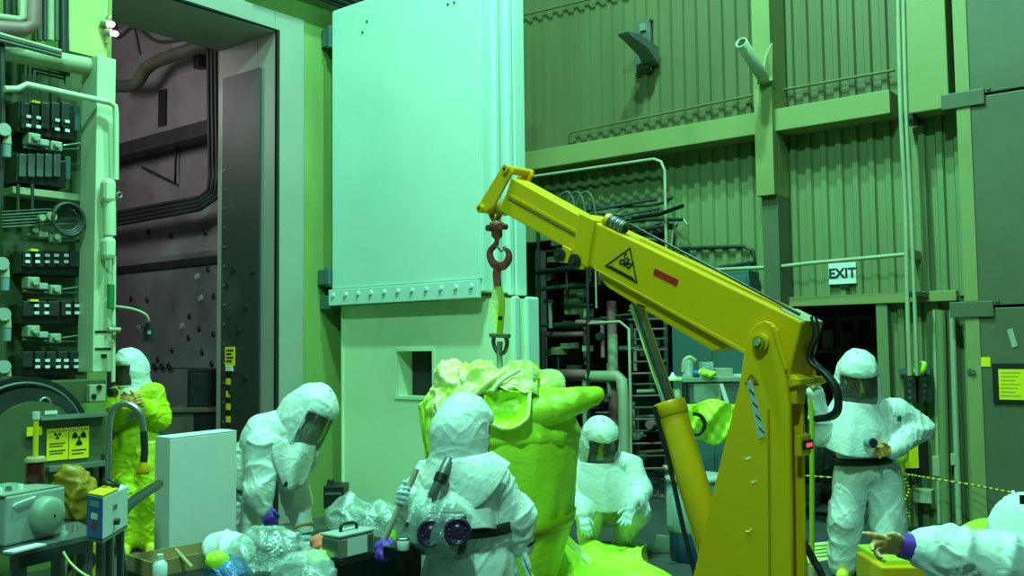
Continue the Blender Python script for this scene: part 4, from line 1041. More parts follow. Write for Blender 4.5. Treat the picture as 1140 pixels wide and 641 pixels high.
# ================================================================== THE YELLOW CRANE
KA = Q(893, 358, 4.75); KB = Q(567, 194, 6.15)
ke = (KB-KA).normalized()
kw = ke.cross(UP).normalized()
if kw.dot(FH) < 0: kw = -kw
kn = kw.cross(ke).normalized()
if kn.z < 0: kn = -kn
kh = V((kw.y, -kw.x, 0)); kh = kh if kh.dot(ke) > 0 else -kh     # horizontal heading of the boom
def PB(px, py, off=0.0):           # photo pixel -> vertical plane of the boom side, off metres further away
    r = ray(px, py); o = KA+kw*off
    return CAM + r*((o-CAM).dot(kw)/r.dot(kw))
def plate(name, pix, off, thick, m, parent, bevel=0.004, **kw_):
    p0 = [PB(x, y, 0) for x, y in pix]
    b = MB(); b.prism([p+kw*off for p in p0], kw*thick); return b.build(name, m, parent, bevel=bevel, **kw_)
foot = PB(850, 740, 0.12)
cr = thing('floor_crane', 'yellow hydraulic boom crane holding the wrapped drum', 'crane', (foot.x, foot.y, 0))
plate('outer_boom', [(648, 240), (893, 358), (878, 418), (837, 396), (642, 288)], 0.0, 0.24, 'crane', cr, 0.010)
plate('boom_collar', [(646, 237), (664, 245.5), (655, 298), (637, 289)], -0.012, 0.264, 'crane', cr, 0.006)
plate('lower_fairing', [(664, 300), (667, 312), (674, 320), (790, 391), (803, 388), (812, 386), (838, 397), (800, 372)], 0.025, 0.19, 'crane', cr, 0.006)
plate('fairing_lip', [(660, 297), (664, 301), (836, 398), (838, 394)], -0.006, 0.252, 'crane', cr, 0.002)
plate('inner_boom', [(565, 197), (652, 245), (644, 286), (552, 234)], 0.035, 0.17, 'crane', cr, 0.008)
plate('boom_slot', [(562, 220), (640, 263), (639.5, 264.6), (561.5, 221.6)], 0.032, 0.006, 'brown', cr, 0)
plate('slot_ridge', [(562, 214), (640, 257), (639, 260), (561, 217)], 0.028, 0.008, 'crane', cr, 0.001)
# fork plates at the tip
for off in (0.012, 0.203):
    plate('tip_fork', [(529, 231), (531, 237), (540, 235), (548, 229), (569, 191), (567, 185), (560, 183), (556, 187)], off, 0.02, 'crane', cr, 0.004)
for px, py in ((534.5, 232), (562.5, 188)):
    p = PB(px, py, 0); b = MB(); b.cyl(p-kw*0.01, p+kw*0.255, 0.028, seg=14); tpn = b.build('tip_pin', 'crane', cr, bevel=0.004)
    b = MB(); b.cyl(p-kw*0.014, p-kw*0.009, 0.011, seg=10); b.build('pin_bore', 'black', tpn)
for px, py, r in ((625, 284, 0.043), (642, 291, 0.045)):
    p = PB(px, py, 0); b = MB(); b.cyl(p-kw*0.03, p+kw*0.26, r, seg=18); gr_ = b.build('guide_roller', 'black', cr, bevel=0.006)
    b = MB(); b.cyl(p-kw*0.04, p-kw*0.029, r*0.35, seg=10); b.build('roller_cap', 'darkgrey', gr_)
    plate('roller_lug', [(px+2, py-11), (px+12, py-6), (px+8, py+9), (px-2, py+8)], -0.008, 0.02, 'crane', cr)
# coil, flange and cable strip on the top face
p = PB(676, 245, 0.05)
b = MB(); b.cyl(p, p-ke*0.03+kw*0.0, 0.045, seg=16); b.build('reel_flange', 'crane', cr, bevel=0.004)
for k in range(7):
    b = MB(); b.torus(p-(ke*0.8+kw*-0.0).normalized()*(0.04+0.017*k)+kn*0.004, ke, 0.032, 0.009, 16, 6); b.build('coil_turn', 'steel' if k % 2 else 'midgrey', cr)
b = MB(); b.tube([PB(668, 246, 0.07), PB(700, 255, 0.07)+kn*0.03, PB(890, 351, 0.07)+kn*0.006], 0.008, 6); b.build('top_cable', 'black', cr)
plate('top_strip', [(702, 264), (893, 356.5), (893, 358.5), (702, 266.5)], 0.09, 0.04, 'crane', cr, 0)
plate('rear_lip', [(866, 343), (894, 357), (893, 360), (866, 346)], 0.02, 0.2, 'pipe', cr, 0)
# printed triangle with the maker's lettering, red patch
tri = [(702, 275), (673, 296), (710, 316)]
tp = [PB(x, y, 0)-kw*0.0012 for x, y in tri]; cg = (tp[0]+tp[1]+tp[2])/3
sticker = MB()
for i in range(3):
    a, c = tp[i], tp[(i+1) % 3]; wd = 0.13 if i != 1 else 0.36
    sticker.prism([a, c, c+(cg-c)*wd, a+(cg-a)*wd], -kw*0.0012)
sticker.build('maker_triangle', 'ink', cr)
text_obj('maker_lettering', 'oki', 'ink', cr, PB(696, 292, 0)-kw*0.002, -ke, kn, 0.075, shear=0.35, thick=0.0008, bold=0.0025)
b = MB(); b.torus(PB(697.5, 285, 0)-kw*0.002, kw, 0.014, 0.004, 14, 5, 0.5, 5.0); b.build('maker_swirl', 'ink', cr)
plate('red_patch', [(729, 298.5), (755.5, 311.5), (753.5, 319), (727, 305.5)], -0.0022, 0.002, 'red', cr, 0)
plate('small_mark', [(707, 337.5), (716, 341), (715, 343), (706, 339.5)], 0.022, 0.004, 'ink', cr, 0)
# mast: two wedge plates, recessed web
mast = [(856, 357), (846, 361), (839, 371), (833, 398), (828, 430), (818, 470), (800, 543), (783, 615), (770, 668), (756, 722), (886, 722), (886, 641), (884, 455), (879, 412), (870, 368), (864, 360)]
plate('mast_plate', mast, -0.050, 0.03, 'crane', cr, 0.005)
plate('mast_plate', [(830, 430), (818, 470), (800, 543), (783, 615), (770, 668), (756, 722), (886, 722), (886, 641), (884, 455), (882, 430)], 0.085, 0.03, 'crane', cr, 0.005)
plate('far_ear', [(856, 357), (846, 361), (839, 371), (833, 398), (830, 430), (882, 430), (879, 412), (870, 368), (864, 360)], 0.262, 0.03, 'crane', cr, 0.005)
plate('mast_web', [(832, 440), (800, 580), (768, 720), (872, 720), (871, 440)], -0.02, 0.105, 'crane', cr, 0.005)
plate('mast_seam', [(860, 455), (862, 455), (864, 722), (862, 722)], -0.055, 0.006, 'crane_d', cr, 0)
plate('mast_strap', [(864, 362), (869, 364), (883, 410), (880, 412)], -0.062, 0.014, 'crane', cr, 0.003)
p = PB(853.5, 381, 0)
b = MB(); b.cyl(p-kw*0.075, p+kw*0.315, 0.045, seg=18); pbs = b.build('pivot_boss', 'crane', cr, bevel=0.005)
b = MB(); b.cyl(p-kw*0.09, p-kw*0.075, 0.034, seg=18); b.build('pivot_washer', 'crane_d', pbs, bevel=0.004)
b = MB(); b.cyl(p-kw*0.105, p-kw*0.09, 0.019, seg=6); b.build('pivot_nut', 'greypaint', pbs)
plate('serial_strip', [(837, 424), (843, 422), (858, 485), (850, 488)], -0.054, 0.004, 'grey', cr, 0)
for k in range(4):
    plate('serial_mark', [(840+k*3.6, 432+k*14), (846+k*3.6, 438+k*14), (846+k*3.6, 440+k*14), (840+k*3.6, 434+k*14)], -0.0555, 0.0015, 'ink', cr, 0)
tri = [PB(842, 416, 0)-kw*0.0525, PB(836.5, 424, 0)-kw*0.0525, PB(849, 424, 0)-kw*0.0525]; cg = (tri[0]+tri[1]+tri[2])/3
b = MB()
for i in range(3):
    a, c = tri[i], tri[(i+1) % 3]; b.prism([a, c, c+(cg-c)*0.25, a+(cg-a)*0.25], -kw*0.001)
b.cyl(cg, cg-kw*0.001, 0.005, seg=8); b.build('warning_triangle', 'ink', cr)
plate('warning_bar', [(835, 425), (850, 426), (850, 428), (835, 427)], -0.0525, 0.002, 'ink', cr, 0)
for px, py in ((834, 509), (841, 535)):
    plate('mast_chip', [(px, py), (px+6, py-2), (px+8, py), (px+2, py+2)], -0.0515, 0.001, 'lime_pale', cr, 0)
b = MB(); b.torus(PB(838, 586, 0)-kw*0.052, kw, 0.02, 0.004, 12, 5, 0, 2.2); b.build('mast_hook', 'lime_pale', cr)
plate('rear_block', [(840, 405), (888, 419), (886, 450), (840, 450)], -0.0, 0.11, 'crane', cr, 0.006)
plate('rear_cap', [(876, 420), (893, 421), (893, 428), (878, 432)], -0.02, 0.30, 'crane', cr, 0.006)
# red readout
rb = PB(886, 497, 0)
b = MB(); b.prism([PB(884, 485, 0), PB(891, 485, 0), PB(891, 508, 0), PB(884, 508, 0)], kw*0.12); rbx = b.build('readout_box', 'crane', cr, bevel=0.005)
hd = -kh
o_ = PB(891, 494, 0)+kw*0.07
b = MB(); b.box(o_+hd*0.006-UP*0.01, (0.012, 0.10, 0.05), Matrix((hd, kw, UP)).transposed()); b.build('readout_bezel', 'black', rbx, bevel=0.003)
b = MB(); b.box(o_+hd*0.014-UP*0.01, (0.003, 0.06, 0.02), Matrix((hd, kw, UP)).transposed()); b.build('readout_digits', 'redglow', rbx, bevel=0.004, label='glowing red readout')
# lift cylinder
c0, c1 = PB(746.5, 453, 0.12), PB(798, 628, 0.12)
ax = (c1-c0).normalized()
b = MB(); b.lathe([(0.082, 0.0), (0.086, 0.02), (0.086, (c1-c0).length-0.02), (0.08, (c1-c0).length)], c0, ax, 28); b.build('lift_barrel', 'crane', cr)
b = MB(); b.lathe([(0.07, -0.03), (0.090, -0.03), (0.094, -0.02), (0.094, 0.045), (0.088, 0.055), (0.07, 0.055)], c0, ax, 28); b.build('barrel_collar', 'crane', cr)
r0, r1 = PB(741, 436, 0.12), PB(708, 338, 0.12)
b = MB(); b.cyl(r0-(r1-r0).normalized()*0.1, r1, 0.042, seg=20); b.build('lift_rod', 'chrome', cr)
b = MB(); b.tube([PB(733, 452, 0.05)-kw*0.04, PB(746, 520, 0.05), PB(760, 585, 0.05), PB(774, 640, 0.05), PB(785, 690, 0.05)], 0.014, 8, smooth=4); b.build('hydraulic_pipe', 'black', cr)
# hoses at the rear
for k in range(2):
    b = MB(); o2 = kw*(0.10+0.05*k)
    b.tube([PB(893, 352, 0)+o2, PB(896, 372, 0)+o2, PB(889, 392, 0)+o2, PB(893, 405, 0)+o2, PB(907, 416+k*3, 0)+o2, PB(920-k*3, 434, 0)+o2, PB(922-k*3, 455, 0)+o2, PB(913, 465, 0)+o2, PB(897, 468, 0)+o2], [0.009, 0.009, 0.012, 0.018, 0.018, 0.018, 0.018], 8, smooth=6); b.build('rear_hose', 'black', cr)
b = MB(); b.tube([PB(893, 600, 0.16), PB(905, 622, 0.2), PB(915, 641, 0.2), PB(930, 690, 0.2)], 0.02, 8, smooth=4); b.build('floor_hose', 'black', cr)
# base frame and wheels, mostly below the picture
c0 = PB(820, 720, 0.12); bz = 0.16
rotk = Matrix((kh, kw, UP)).transposed()
base = V((c0.x, c0.y, 0))
for s in (-1, 1):
    b = MB(); b.box(base+kw*(0.28*s)+kh*0.75+UP*bz, (2.1, 0.10, 0.12), rotk); b.build('base_leg', 'crane', cr, bevel=0.01)
b = MB(); b.box(base-kh*0.1+UP*bz, (0.5, 0.62, 0.14), rotk); b.build('base_cross', 'crane', cr, bevel=0.01)
for s in (-1, 1):
    for u in (-0.2, 1.7):
        q = base+kw*(0.28*s)+kh*u; b = MB(); b.cyl(q+UP*0.05-kw*0.025, q+UP*0.05+kw*0.025, 0.05, seg=18); b.build('castor', 'black', cr)

# ---- hook block, sling, shackle
HW = 0.12
def PH(px, py): return PB(px, py, HW)
hk = thing('crane_hook', 'rusty swivel hook hanging from the crane tip', 'hook', PH(553, 318))
b = MB(); b.tube([PH(545, 228), PH(553, 226), PH(556, 238), PH(551, 245), PH(546, 236)], 0.02, 8, smooth=4, closed=True); b.build('tip_shackle', 'crane_d', hk)
b = MB(); b.lathe([(0.02, 0), (0.05, -0.02), (0.052, -0.05), (0.038, -0.065), (0.038, -0.11), (0.02, -0.13)][::-1], PH(553, 245), seg=16); b.build('swivel_block', 'rust', hk)
b = MB(); b.cyl(PH(546, 254)-kw*0.03, PH(546, 254)+kw*0.03, 0.022, seg=12); b.cyl(PH(560, 252)-kw*0.03, PH(560, 252)+kw*0.03, 0.022, seg=12); b.build('cheek_bolt', 'rust', hk)
b = MB(); b.tube([PH(553.5, 266), PH(552, 272), PH(546, 279), PH(546, 287), PH(551, 294.5), PH(560, 296), PH(566, 289), PH(566, 281), PH(561, 275)], [0.016, 0.020, 0.022, 0.025, 0.03, 0.03, 0.026, 0.02, 0.011], 10, smooth=6); b.build('hook_body', 'rust', hk)
b = MB(); b.tube([PH(552, 272), PH(558, 280), PH(562, 277)], 0.007, 6); b.build('safety_latch', 'steel', hk)
sl = thing('lifting_sling', 'yellow lifting sling with a red eye hanging from the crane hook', 'sling', PH(557, 376))
def strap(pts, wd, th, m, nm):
    b = MB(); pts = spline([V(p) for p in pts], 5); n = len(pts)
    vs = []; 
    for p in pts:
        for a, c in ((-1, -1), (1, -1), (1, 1), (-1, 1)): vs.append(p+RH*(a*wd/2)+FH*(c*th/2))
    fs = [(i*4+k, i*4+(k+1) % 4, i*4+4+(k+1) % 4, i*4+4+k) for i in range(n-1) for k in range(4)]+[(3, 2, 1, 0), tuple(range(4*n-4, 4*n))]
    b.add(vs, fs); return b.build(nm, m, sl)
strap([PH(554, 297), PH(553, 306), PH(554, 318)], 0.055, 0.05, 'rust', 'red_eye_sleeve')
strap([PH(553, 318), PH(551, 335), PH(553, 352), PH(556, 372)], 0.05, 0.02, 'lime_pale', 'webbing')
strap([PH(555.5, 318), PH(558.5, 335), PH(558, 352), PH(556, 372)], 0.045, 0.02, 'limetape', 'webbing')
b = MB(); b.box(PH(557, 354)-FH*0.014, (0.03, 0.008, 0.025), Matrix.Rotation(YAW, 3, 'Z')); b.build('tag', 'ink', sl)
sh = thing('bow_shackle', 'dark bow shackle joining the sling to the drum wrap', 'shackle', PH(557, 395))
b = MB(); b.tube([PH(550, 373), PH(549.5, 382), PH(553, 391), PH(557.5, 394), PH(562, 391), PH(564.5, 382), PH(563, 374)], 0.014, 8, smooth=5); b.build('bow', 'darkgrey', sh)
b = MB(); b.cyl(PH(546, 373), PH(567, 374), 0.015, seg=10); b.build('pin', 'midgrey', sh)
b = MB(); b.tube([PH(556.5, 380), PH(556, 396), PH(557, 412)], 0.02, 8); b.build('link', 'steel', sh)

# ================================================================== WRAPPED DRUM
dcen = PH(566, 500); DD = dcen.dot(FH)
base = V((dcen.x, dcen.y, 0))
def ZD(py, px=566): return Q(px, py, DD).z
dr = thing('wrapped_drum', 'drum wrapped in lime yellow plastic, hung from the crane sling', 'drum', base)
def fold(a, r, z): return r*(1+0.018*math.sin(7*a+3*z)+0.012*math.sin(13*a-9*z+1)+0.008*math.sin(23*a+5*z))
prof = [(0.24, 0.02), (0.27, 0.10), (0.315, ZD(640)), (0.355, ZD(615)), (0.395, ZD(590)), (0.425, ZD(560)), (0.448, ZD(525)), (0.462, ZD(495)), (0.458, ZD(484)), (0.44, ZD(470)), (0.44, ZD(452)), (0.40, ZD(440)), (0.2, ZD(432))]
b = MB()
pr = []
for i in range(len(prof)-1):
    for t in (0, 0.34, 0.67): pr.append((prof[i][0]+(prof[i+1][0]-prof[i][0])*t, prof[i][1]+(prof[i+1][1]-prof[i][1])*t))
pr.append(prof[-1])
b.lathe(pr, base, UP, 72, fn=fold); b.build('drum_body', 'lime', dr)
b = MB()
vs = []; fs = []; n = 60
for i in range(n):
    a = 2*pi*i/n; dirv = RH*math.cos(a)+FH*math.sin(a)
    zc_ = ZD(582)+0.05*math.cos(a)
    for dz, rr in ((-0.045, 0.0), (0.045, 0.022)): vs.append(base+dirv*(0.413+rr+0.02*math.cos(a)*0.4)+UP*(zc_+dz))
for i in range(n):
    j = (i+1) % n; fs.append((2*i, 2*j, 2*j+1, 2*i+1))
b.add(vs, fs, True); b.build('tape_band', 'limetape', dr, solid=0.008, label='darker lime tape band')
def gather(a, r, z): return r*(1+0.014*math.sin(11*a)+0.018*math.sin(19*a+2)+0.012*math.sin(31*a+z*40))
b = MB(); b.lathe([(0.452, ZD(490)), (0.472, ZD(484)), (0.468, ZD(478)), (0.445, ZD(470)), (0.435, ZD(462)), (0.45, ZD(455)), (0.44, ZD(446))], base, UP, 96, caps=False, fn=gather); b.build('rim_gather', 'lime', dr, solid=0.006)
def DQ(px, py, dd=0.0): return Q(px, py, DD+dd)
def E(c, r, rot=None): return ('e', tuple(c), r, rot)
rc = Matrix.Rotation(YAW, 3, 'Z')
def ry(a): return Matrix.Rotation(YAW, 3, 'Z') @ Matrix.Rotation(a, 3, 'Y')
sdf_obj('top_wrap', [E(DQ(548, 447), (0.38, 0.36, 0.13), rc), E(DQ(516, 432, -0.1), (0.20, 0.2, 0.11), ry(0.5)), E(DQ(535, 422, -0.2), (0.15, 0.16, 0.08), ry(0.2)), E(DQ(566, 423, -0.1), (0.20, 0.2, 0.08), ry(-0.2)), E(DQ(595, 436, 0.05), (0.19, 0.2, 0.09), ry(-0.45)), E(DQ(500, 450, -0.15), (0.13, 0.2, 0.17), ry(0.7))],
        'lime_pale', dr, h=0.010, k=0.02, wr=0.008, wf=10, crease=((0.045, 9, 0.38), (0.030, 17, 0.34), (0.016, 31, 0.4)), seed=41)
def tongue(pix, m, nm, seed):      # loose flap of film: a bent four-corner patch with sharp folds
    r_ = random.Random(seed); ph = [r_.uniform(0, 6) for _ in range(4)]
    c = [DQ(*p) for p in pix]
    def f(u, v):
        p = (c[0]*(1-u)+c[1]*u)*(1-v)+(c[3]*(1-u)+c[2]*u)*v
        tri = lambda x: abs((x % 1.0)-0.5)*2
        return p-FH*(0.06*math.sin(pi*u)*math.sin(pi*v)+0.035*tri(2.3*u+0.8*v+ph[0])+0.022*tri(4.7*v-2.1*u+ph[1])*u)+UP*0.02*tri(3.1*u+ph[2])
    b = MB(); b.grid(f, 24, 18); b.build(nm, m, dr, solid=0.005)
tongue([(482, 440, -0.2), (530, 409, -0.25), (560, 426, -0.42), (500, 466, -0.42)], 'lime_pale', 'film_flap', 91)
tongue([(470, 470, -0.15), (500, 432, -0.3), (512, 462, -0.46), (476, 505, -0.25)], 'lime', 'film_flap', 92)
tongue([(540, 410, -0.2), (598, 420, -0.15), (600, 440, -0.40), (545, 432, -0.44)], 'lime_pale', 'film_flap', 93)
# duck-bill flap to the right
sdf_obj('bill_flap', [E(DQ(600, 456, -0.24), (0.22, 0.20, 0.13), ry(-0.12)), E(DQ(628, 449, -0.26), (0.18, 0.16, 0.095), ry(-0.2)), E(DQ(648, 443, -0.26), (0.13, 0.12, 0.062), ry(-0.12)), E(DQ(660, 440, -0.26), (0.065, 0.07, 0.042), rc), E(DQ(580, 455, -0.18), (0.20, 0.2, 0.12), rc)],
        'lime', dr, h=0.010, k=0.05, wr=0.003, wf=10, crease=((0.012, 8, 0.25), (0.006, 15, 0.25)), seed=44)
# hollow fold with its pale lower lip in front
def lip(u, v):
    top = DQ(540+u*50, 432+5*u, -0.44)
    xb = 536+u*52; yb_ = 462+20*math.sin(pi*min(1, u*0.80+0.02))-8*u
    bot = DQ(xb, yb_, -0.53)
    return top*(1-v)+bot*v + FH*(0.10*math.sin(pi*v)*math.sin(pi*u)) + FH*0.012*math.sin(9*u+4*v)
b = MB(); b.grid(lip, 24, 14); b.build('front_fold', 'lime', dr, solid=0.008)
b = MB(); b.tube([lip(u/12, 1.0) for u in range(13)]+[lip(1, 1-u/6) for u in range(1, 7)], 0.013, 8, smooth=2); b.build('fold_lip', 'lime_pale', dr)
def drp(u, v):
    return DQ(466+u*34+10*v*(1-u), 424+26*(1-u)+v*70, -0.10-0.14*u+0.02*math.sin(12*u+5*v)) - FH*(0.03*abs(math.sin(14*u+3*v))+0.02*abs(math.sin(25*u-6*v)))
b = MB(); b.grid(drp, 26, 24); b.build('left_drape', 'lime', dr, solid=0.006)
b = MB(); b.tube([DQ(548, 436, -0.47), DQ(558, 424, -0.44), DQ(578, 412, -0.34)], 0.014, 8, smooth=4); b.build('pale_cord', mat('pale_cord', (0.80, 0.74, 0.40), 0.5), dr)
b = MB(); b.tube([DQ(528, 440, -0.48), DQ(544, 425, -0.46), DQ(562, 413, -0.34)], 0.018, 8, smooth=4); b.build('pale_strap', 'lime_pale', dr)
# plastic spread on the floor
def heapfn(px0, px1, py0, py1, seed, amp, lift, dd=0):
    r_ = random.Random(seed); ph = [r_.uniform(0, 6) for _ in range(6)]
    def f(u, v):
        p = PZ(px0+(px1-px0)*u, py0+(py1-py0)*v, 0.02)
        z = 0.02+lift*math.sin(pi*u)**0.7*math.sin(pi*v)**0.7+amp*abs(math.sin(7*u+3*v+ph[0])*math.sin(5*v-4*u+ph[1]))+amp*0.5*abs(math.sin(13*u+ph[2]+6*v))
        e = min(u, 1-u, v, 1-v)*6; z = 0.012+(z-0.012)*min(1, e+0.15)
        return V((p.x, p.y, z))
    return f
b = MB(); b.grid(heapfn(585, 720, 690, 606, 3, 0.06, 0.10), 40, 26); b.build('floor_sheet', 'lime', solid=0.006, label='lime plastic sheet spread on the floor in front of the drum', cat='plastic sheet')
fl = thing('floor_fold', 'puffed lime plastic fold standing up beside the crouching worker', 'plastic fold', PZ(690, 640, 0))
def patch(rows, nm, m):            # smooth sheet through rows of (px, py, distance)
    R = [[Q(*p) for p in r] for r in rows]; k = 6
    hs = [spline(r, k) for r in R]; cols = [spline([h_[i] for h_ in hs], k) for i in range(len(hs[0]))]
    nu, nv = len(cols), len(cols[0])
    b = MB(); b.add([cols[i][j]+UP*0.006*math.sin(1.9*i+0.7*j)-FH*0.02*abs(math.sin(0.55*i+0.35*j)) for j in range(nv) for i in range(nu)], [(j*nu+i, j*nu+i+1, (j+1)*nu+i+1, (j+1)*nu+i) for j in range(nv-1) for i in range(nu-1)], True)
    return b.build(nm, m, fl, solid=0.008)
patch([[(640, 640, 7.0), (668, 636, 7.0), (700, 628, 7.0), (722, 624, 7.0)], [(640, 630, 6.7), (670, 620, 6.7), (700, 611, 6.7), (717, 608, 6.7)], [(636, 640, 6.55), (668, 634, 6.5), (700, 628, 6.5), (716, 622, 6.55)], [(630, 652, 6.4), (672, 645, 6.35), (715, 638, 6.35), (752, 645, 6.4)], [(625, 672, 6.3), (672, 670, 6.2), (720, 668, 6.2), (770, 670, 6.25)]], 'standing_fold', 'lime')
patch([[(585, 606, 6.9), (606, 600, 6.9), (624, 596, 6.9), (640, 606, 6.9)], [(580, 622, 6.75), (608, 612, 6.7), (632, 608, 6.7), (656, 626, 6.7)], [(575, 645, 6.5), (606, 636, 6.45), (634, 630, 6.45), (656, 640, 6.5)], [(575, 676, 6.3), (606, 672, 6.25), (636, 670, 6.25), (660, 672, 6.3)]], 'flat_fold', 'lime')
b = MB(); b.prism([Q(624, 596, 6.75), Q(629, 594, 6.75), Q(660, 625, 6.6), Q(655, 628, 6.6)], FH*0.02+UP*0.01); b.build('white_edge', 'lime_pale', fl)

# ================================================================== BACK WALL FITTINGS
ex = thing('exit_sign', 'white EXIT sign with dark letters on the ribbed wall', 'sign', PY(938, 316, WY-0.06))
EYP = WY-0.06
boxY(922.5, 292.5, 953, 316, EYP, 0.02).build('board', 'white', ex, bevel=0.002)
text_obj('lettering', 'EXIT', mat('exit_ink', (0.015, 0.03, 0.03), 0.6), ex, PY(937.7, 304.3, EYP)-V((0, 0.002, 0)), (1, 0, 0), (0, 0, 1), 0.135, thick=0.002, bold=0.004)
boxY(935, 316, 945, 321, EYP+0.005, 0.03).build('tab', 'darkgrey', ex)
# bracket lamp high on the wall
bl = thing('wall_flood_bracket', 'grey wall bracket with a curved flat arm high on the ribbed wall', 'bracket', PY(714, 80, WY-0.1))
boxY(706, 22, 724, 80, WY-0.10, 0.06).build('back_plate', 'midgrey', bl, bevel=0.006)
boxY(712, 26, 718, 34, WY-0.13, 0.03).build('hinge', 'steel', bl)
p0, p1 = PY(716, 52, WY-0.12), PY(687, 38, WY-0.75)
pts = [PY(722, 55, WY-0.1), PY(722, 74, WY-0.1), PY(714, 70, WY-0.2), PY(708, 55, WY-0.4), PY(690, 42, WY-0.62), PY(687, 38, WY-0.65), PY(700, 40, WY-0.45)]
b = MB(); b.prism(pts, (0.14, 0, 0)); b.build('curved_arm', 'midgrey', bl, bevel=0.004)
boxY(708, 70, 722, 78, WY-0.14, 0.05).build('lower_clamp', 'darkgrey', bl, bevel=0.004)
for py in (25, 72):
    p = PY(726, py-1, WY-0.06); b = MB(); b.cyl(p, p+V((0, -0.04, 0)), 0.02, seg=8); b.build('bolt', 'darkgrey', bl)
# pipe stub on the column
ps = thing('pipe_stub', 'open pipe stub sticking out from the column', 'pipe', PY(850, 90, WY-0.46))
a, c = PY(851, 88, WY-0.5), PY(825, 47, WY-1.0)
b = MB(); dv = (c-a).normalized()
L_ = (c-a).length
b.lathe([(0.062, 0), (0.062, L_), (0.048, L_), (0.048, L_-0.25)], a, dv, 18, caps=True); b.build('tube', 'pipe', ps)
b = MB(); b.cyl(c-dv*0.02, c-dv*0.018, 0.047, seg=18); b.build('bore', 'black', ps)
b = MB(); b.prism([PY(858, 48, WY-0.46), PY(858, 90, WY-0.46), PY(846, 90, WY-0.60), PY(852, 60, WY-0.5)], (0.02, 0, 0)); b.build('gusset', 'beam', ps)
boxY(842, 86, 860, 91, WY-0.52, 0.08).build('foot', 'beam', ps)
# thin conduit in front of the upper siding
def wall_tube(name, pix, Y, r, m, label, cat='conduit', sm=0, **kw):
    b = MB(); b.tube([PY(x, y, Y) for x, y in pix], r, 8, smooth=sm); return b.build(name, m, label=label, cat=cat, **kw)
wall_tube('thin_conduit', [(632, 168), (632, 153), (637, 147), (838, 106)], WY-0.10, 0.016, 'siding', 'thin conduit along the upper ribbed wall left of the column')
wall_tube('thin_conduit', [(866, 101), (996, 78)], WY-0.10, 0.016, 'siding', 'thin conduit along the upper ribbed wall right of the column')
wall_tube('thin_conduit', [(582, 17), (640, 3), (700, -12)], WY-0.10, 0.016, 'siding', 'thin conduit at the top of the ribbed wall beside the open leaf')
wall_tube('bent_conduit', [(590, 197), (728, 177), (736, 180), (740, 190), (742, 288)], WY-0.34, 0.018, 'pipe', 'pale conduit running under the beam and bending down')
wall_tube('guard_rail', [(770, 302), (800, 300), (866, 297), (900, 293), (1010, 283)], WY-0.30, 0.020, 'pipe', 'pale horizontal rail across the wall below the exit sign', 'rail')
boxY(1008, 278, 1016, 287, WY-0.3, 0.28).build('rail_clamp', 'pipe', label='small clamp block at the right end of the guard rail', cat='clamp')
wall_tube('dark_rail', [(757, 277), (828, 274), (838, 279), (841, 292), (800, 298)], WY-0.06, 0.022, 'darkgrey', 'dark bent handrail beside the column above the guard rail', 'rail')
for px0, px1, r, lab in ((999, 1013, 0.022, 'left of two long pale conduits dropping beside the duct box'), (1005, 1021, 0.019, 'right of two long pale conduits dropping beside the duct box')):
    wall_tube('drop_conduit', [(px0, -30), (px0+2, 60), (px0+4, 130), (px0+9, 230), (px1-3, 330), (px1, 418)], WY-0.36, r, 'pipe', lab, 'conduit', 5, group='drop conduits')
boxY(1002, 127, 1016, 133, WY-0.37, 0.33).build('conduit_clip', 'darkgrey', label='dark clip holding the drop conduits at the beam', cat='clip')
boxY(1009, 325, 1026, 330, WY-0.37, 0.33).build('conduit_clip', 'darkgrey', label='dark clip holding the drop conduits at the door header', cat='clip')
# switch boxes beside the exit
sb = thing('breaker_pair', 'pair of dark breaker boxes on the wall right of the exit opening', 'breaker box', PY(1022, 447, WY-0.3))
for x0, x1 in ((1006, 1020), (1022, 1037)):
    o = boxY(x0, 416, x1, 448, WY-0.22, 0.16).build('box', 'darkgrey', sb, bevel=0.006)
    for k in range(4):
        boxY((x0+x1)/2-1.5, 420+k*7, (x0+x1)/2+1.5, 423+k*7, WY-0.226, 0.006).build('screw', 'midgrey', sb)
boxY(1000, 410, 1045, 417, WY-0.10, 0.05).build('rail', 'midgrey', sb)
boxY(1037, 430, 1052, 437, WY-0.12, 0.06).build('outlet', 'pipe', sb)
b = MB(); b.tube([PY(1013, 408, WY-0.3), PY(1020, 414, WY-0.3), PY(1027, 412, WY-0.3), PY(1029, 405, WY-0.3), PY(1024, 403, WY-0.3)], [0.02, 0.028, 0.03, 0.024, 0.012], 8, smooth=5); b.build('yellow_hook', 'lime', label='lime yellow curved hook resting on the breaker boxes', cat='hook')
# dim conduits and shelf pieces low on the wall
lw = thing('low_wall_rails', 'green channel rails and pipes on the lower wall beside the plate door', 'rails', PY(1050, 570, WY-0.1))
for px, px2, r in ((1047, 1053, 0.05), (1060, 1068, 0.03), (1040, 1046, 0.02)):
    b = MB(); b.tube([PY(px, 345, WY-0.12), PY(px2, 583, WY-0.12)], r, 6); b.build('rail', 'siding_low' if r > 0.03 else 'pipe', lw)
boxY(1017, 545, 1037, 560, WY-0.2, 0.12).build('box', 'pipe', lw, bevel=0.005)
boxY(1038, 508, 1046, 530, WY-0.15, 0.08).build('socket', 'pipe', lw, bevel=0.005)
boxY(1058, 505, 1064, 518, WY-0.15, 0.08).build('socket', 'pipe', lw, bevel=0.005)
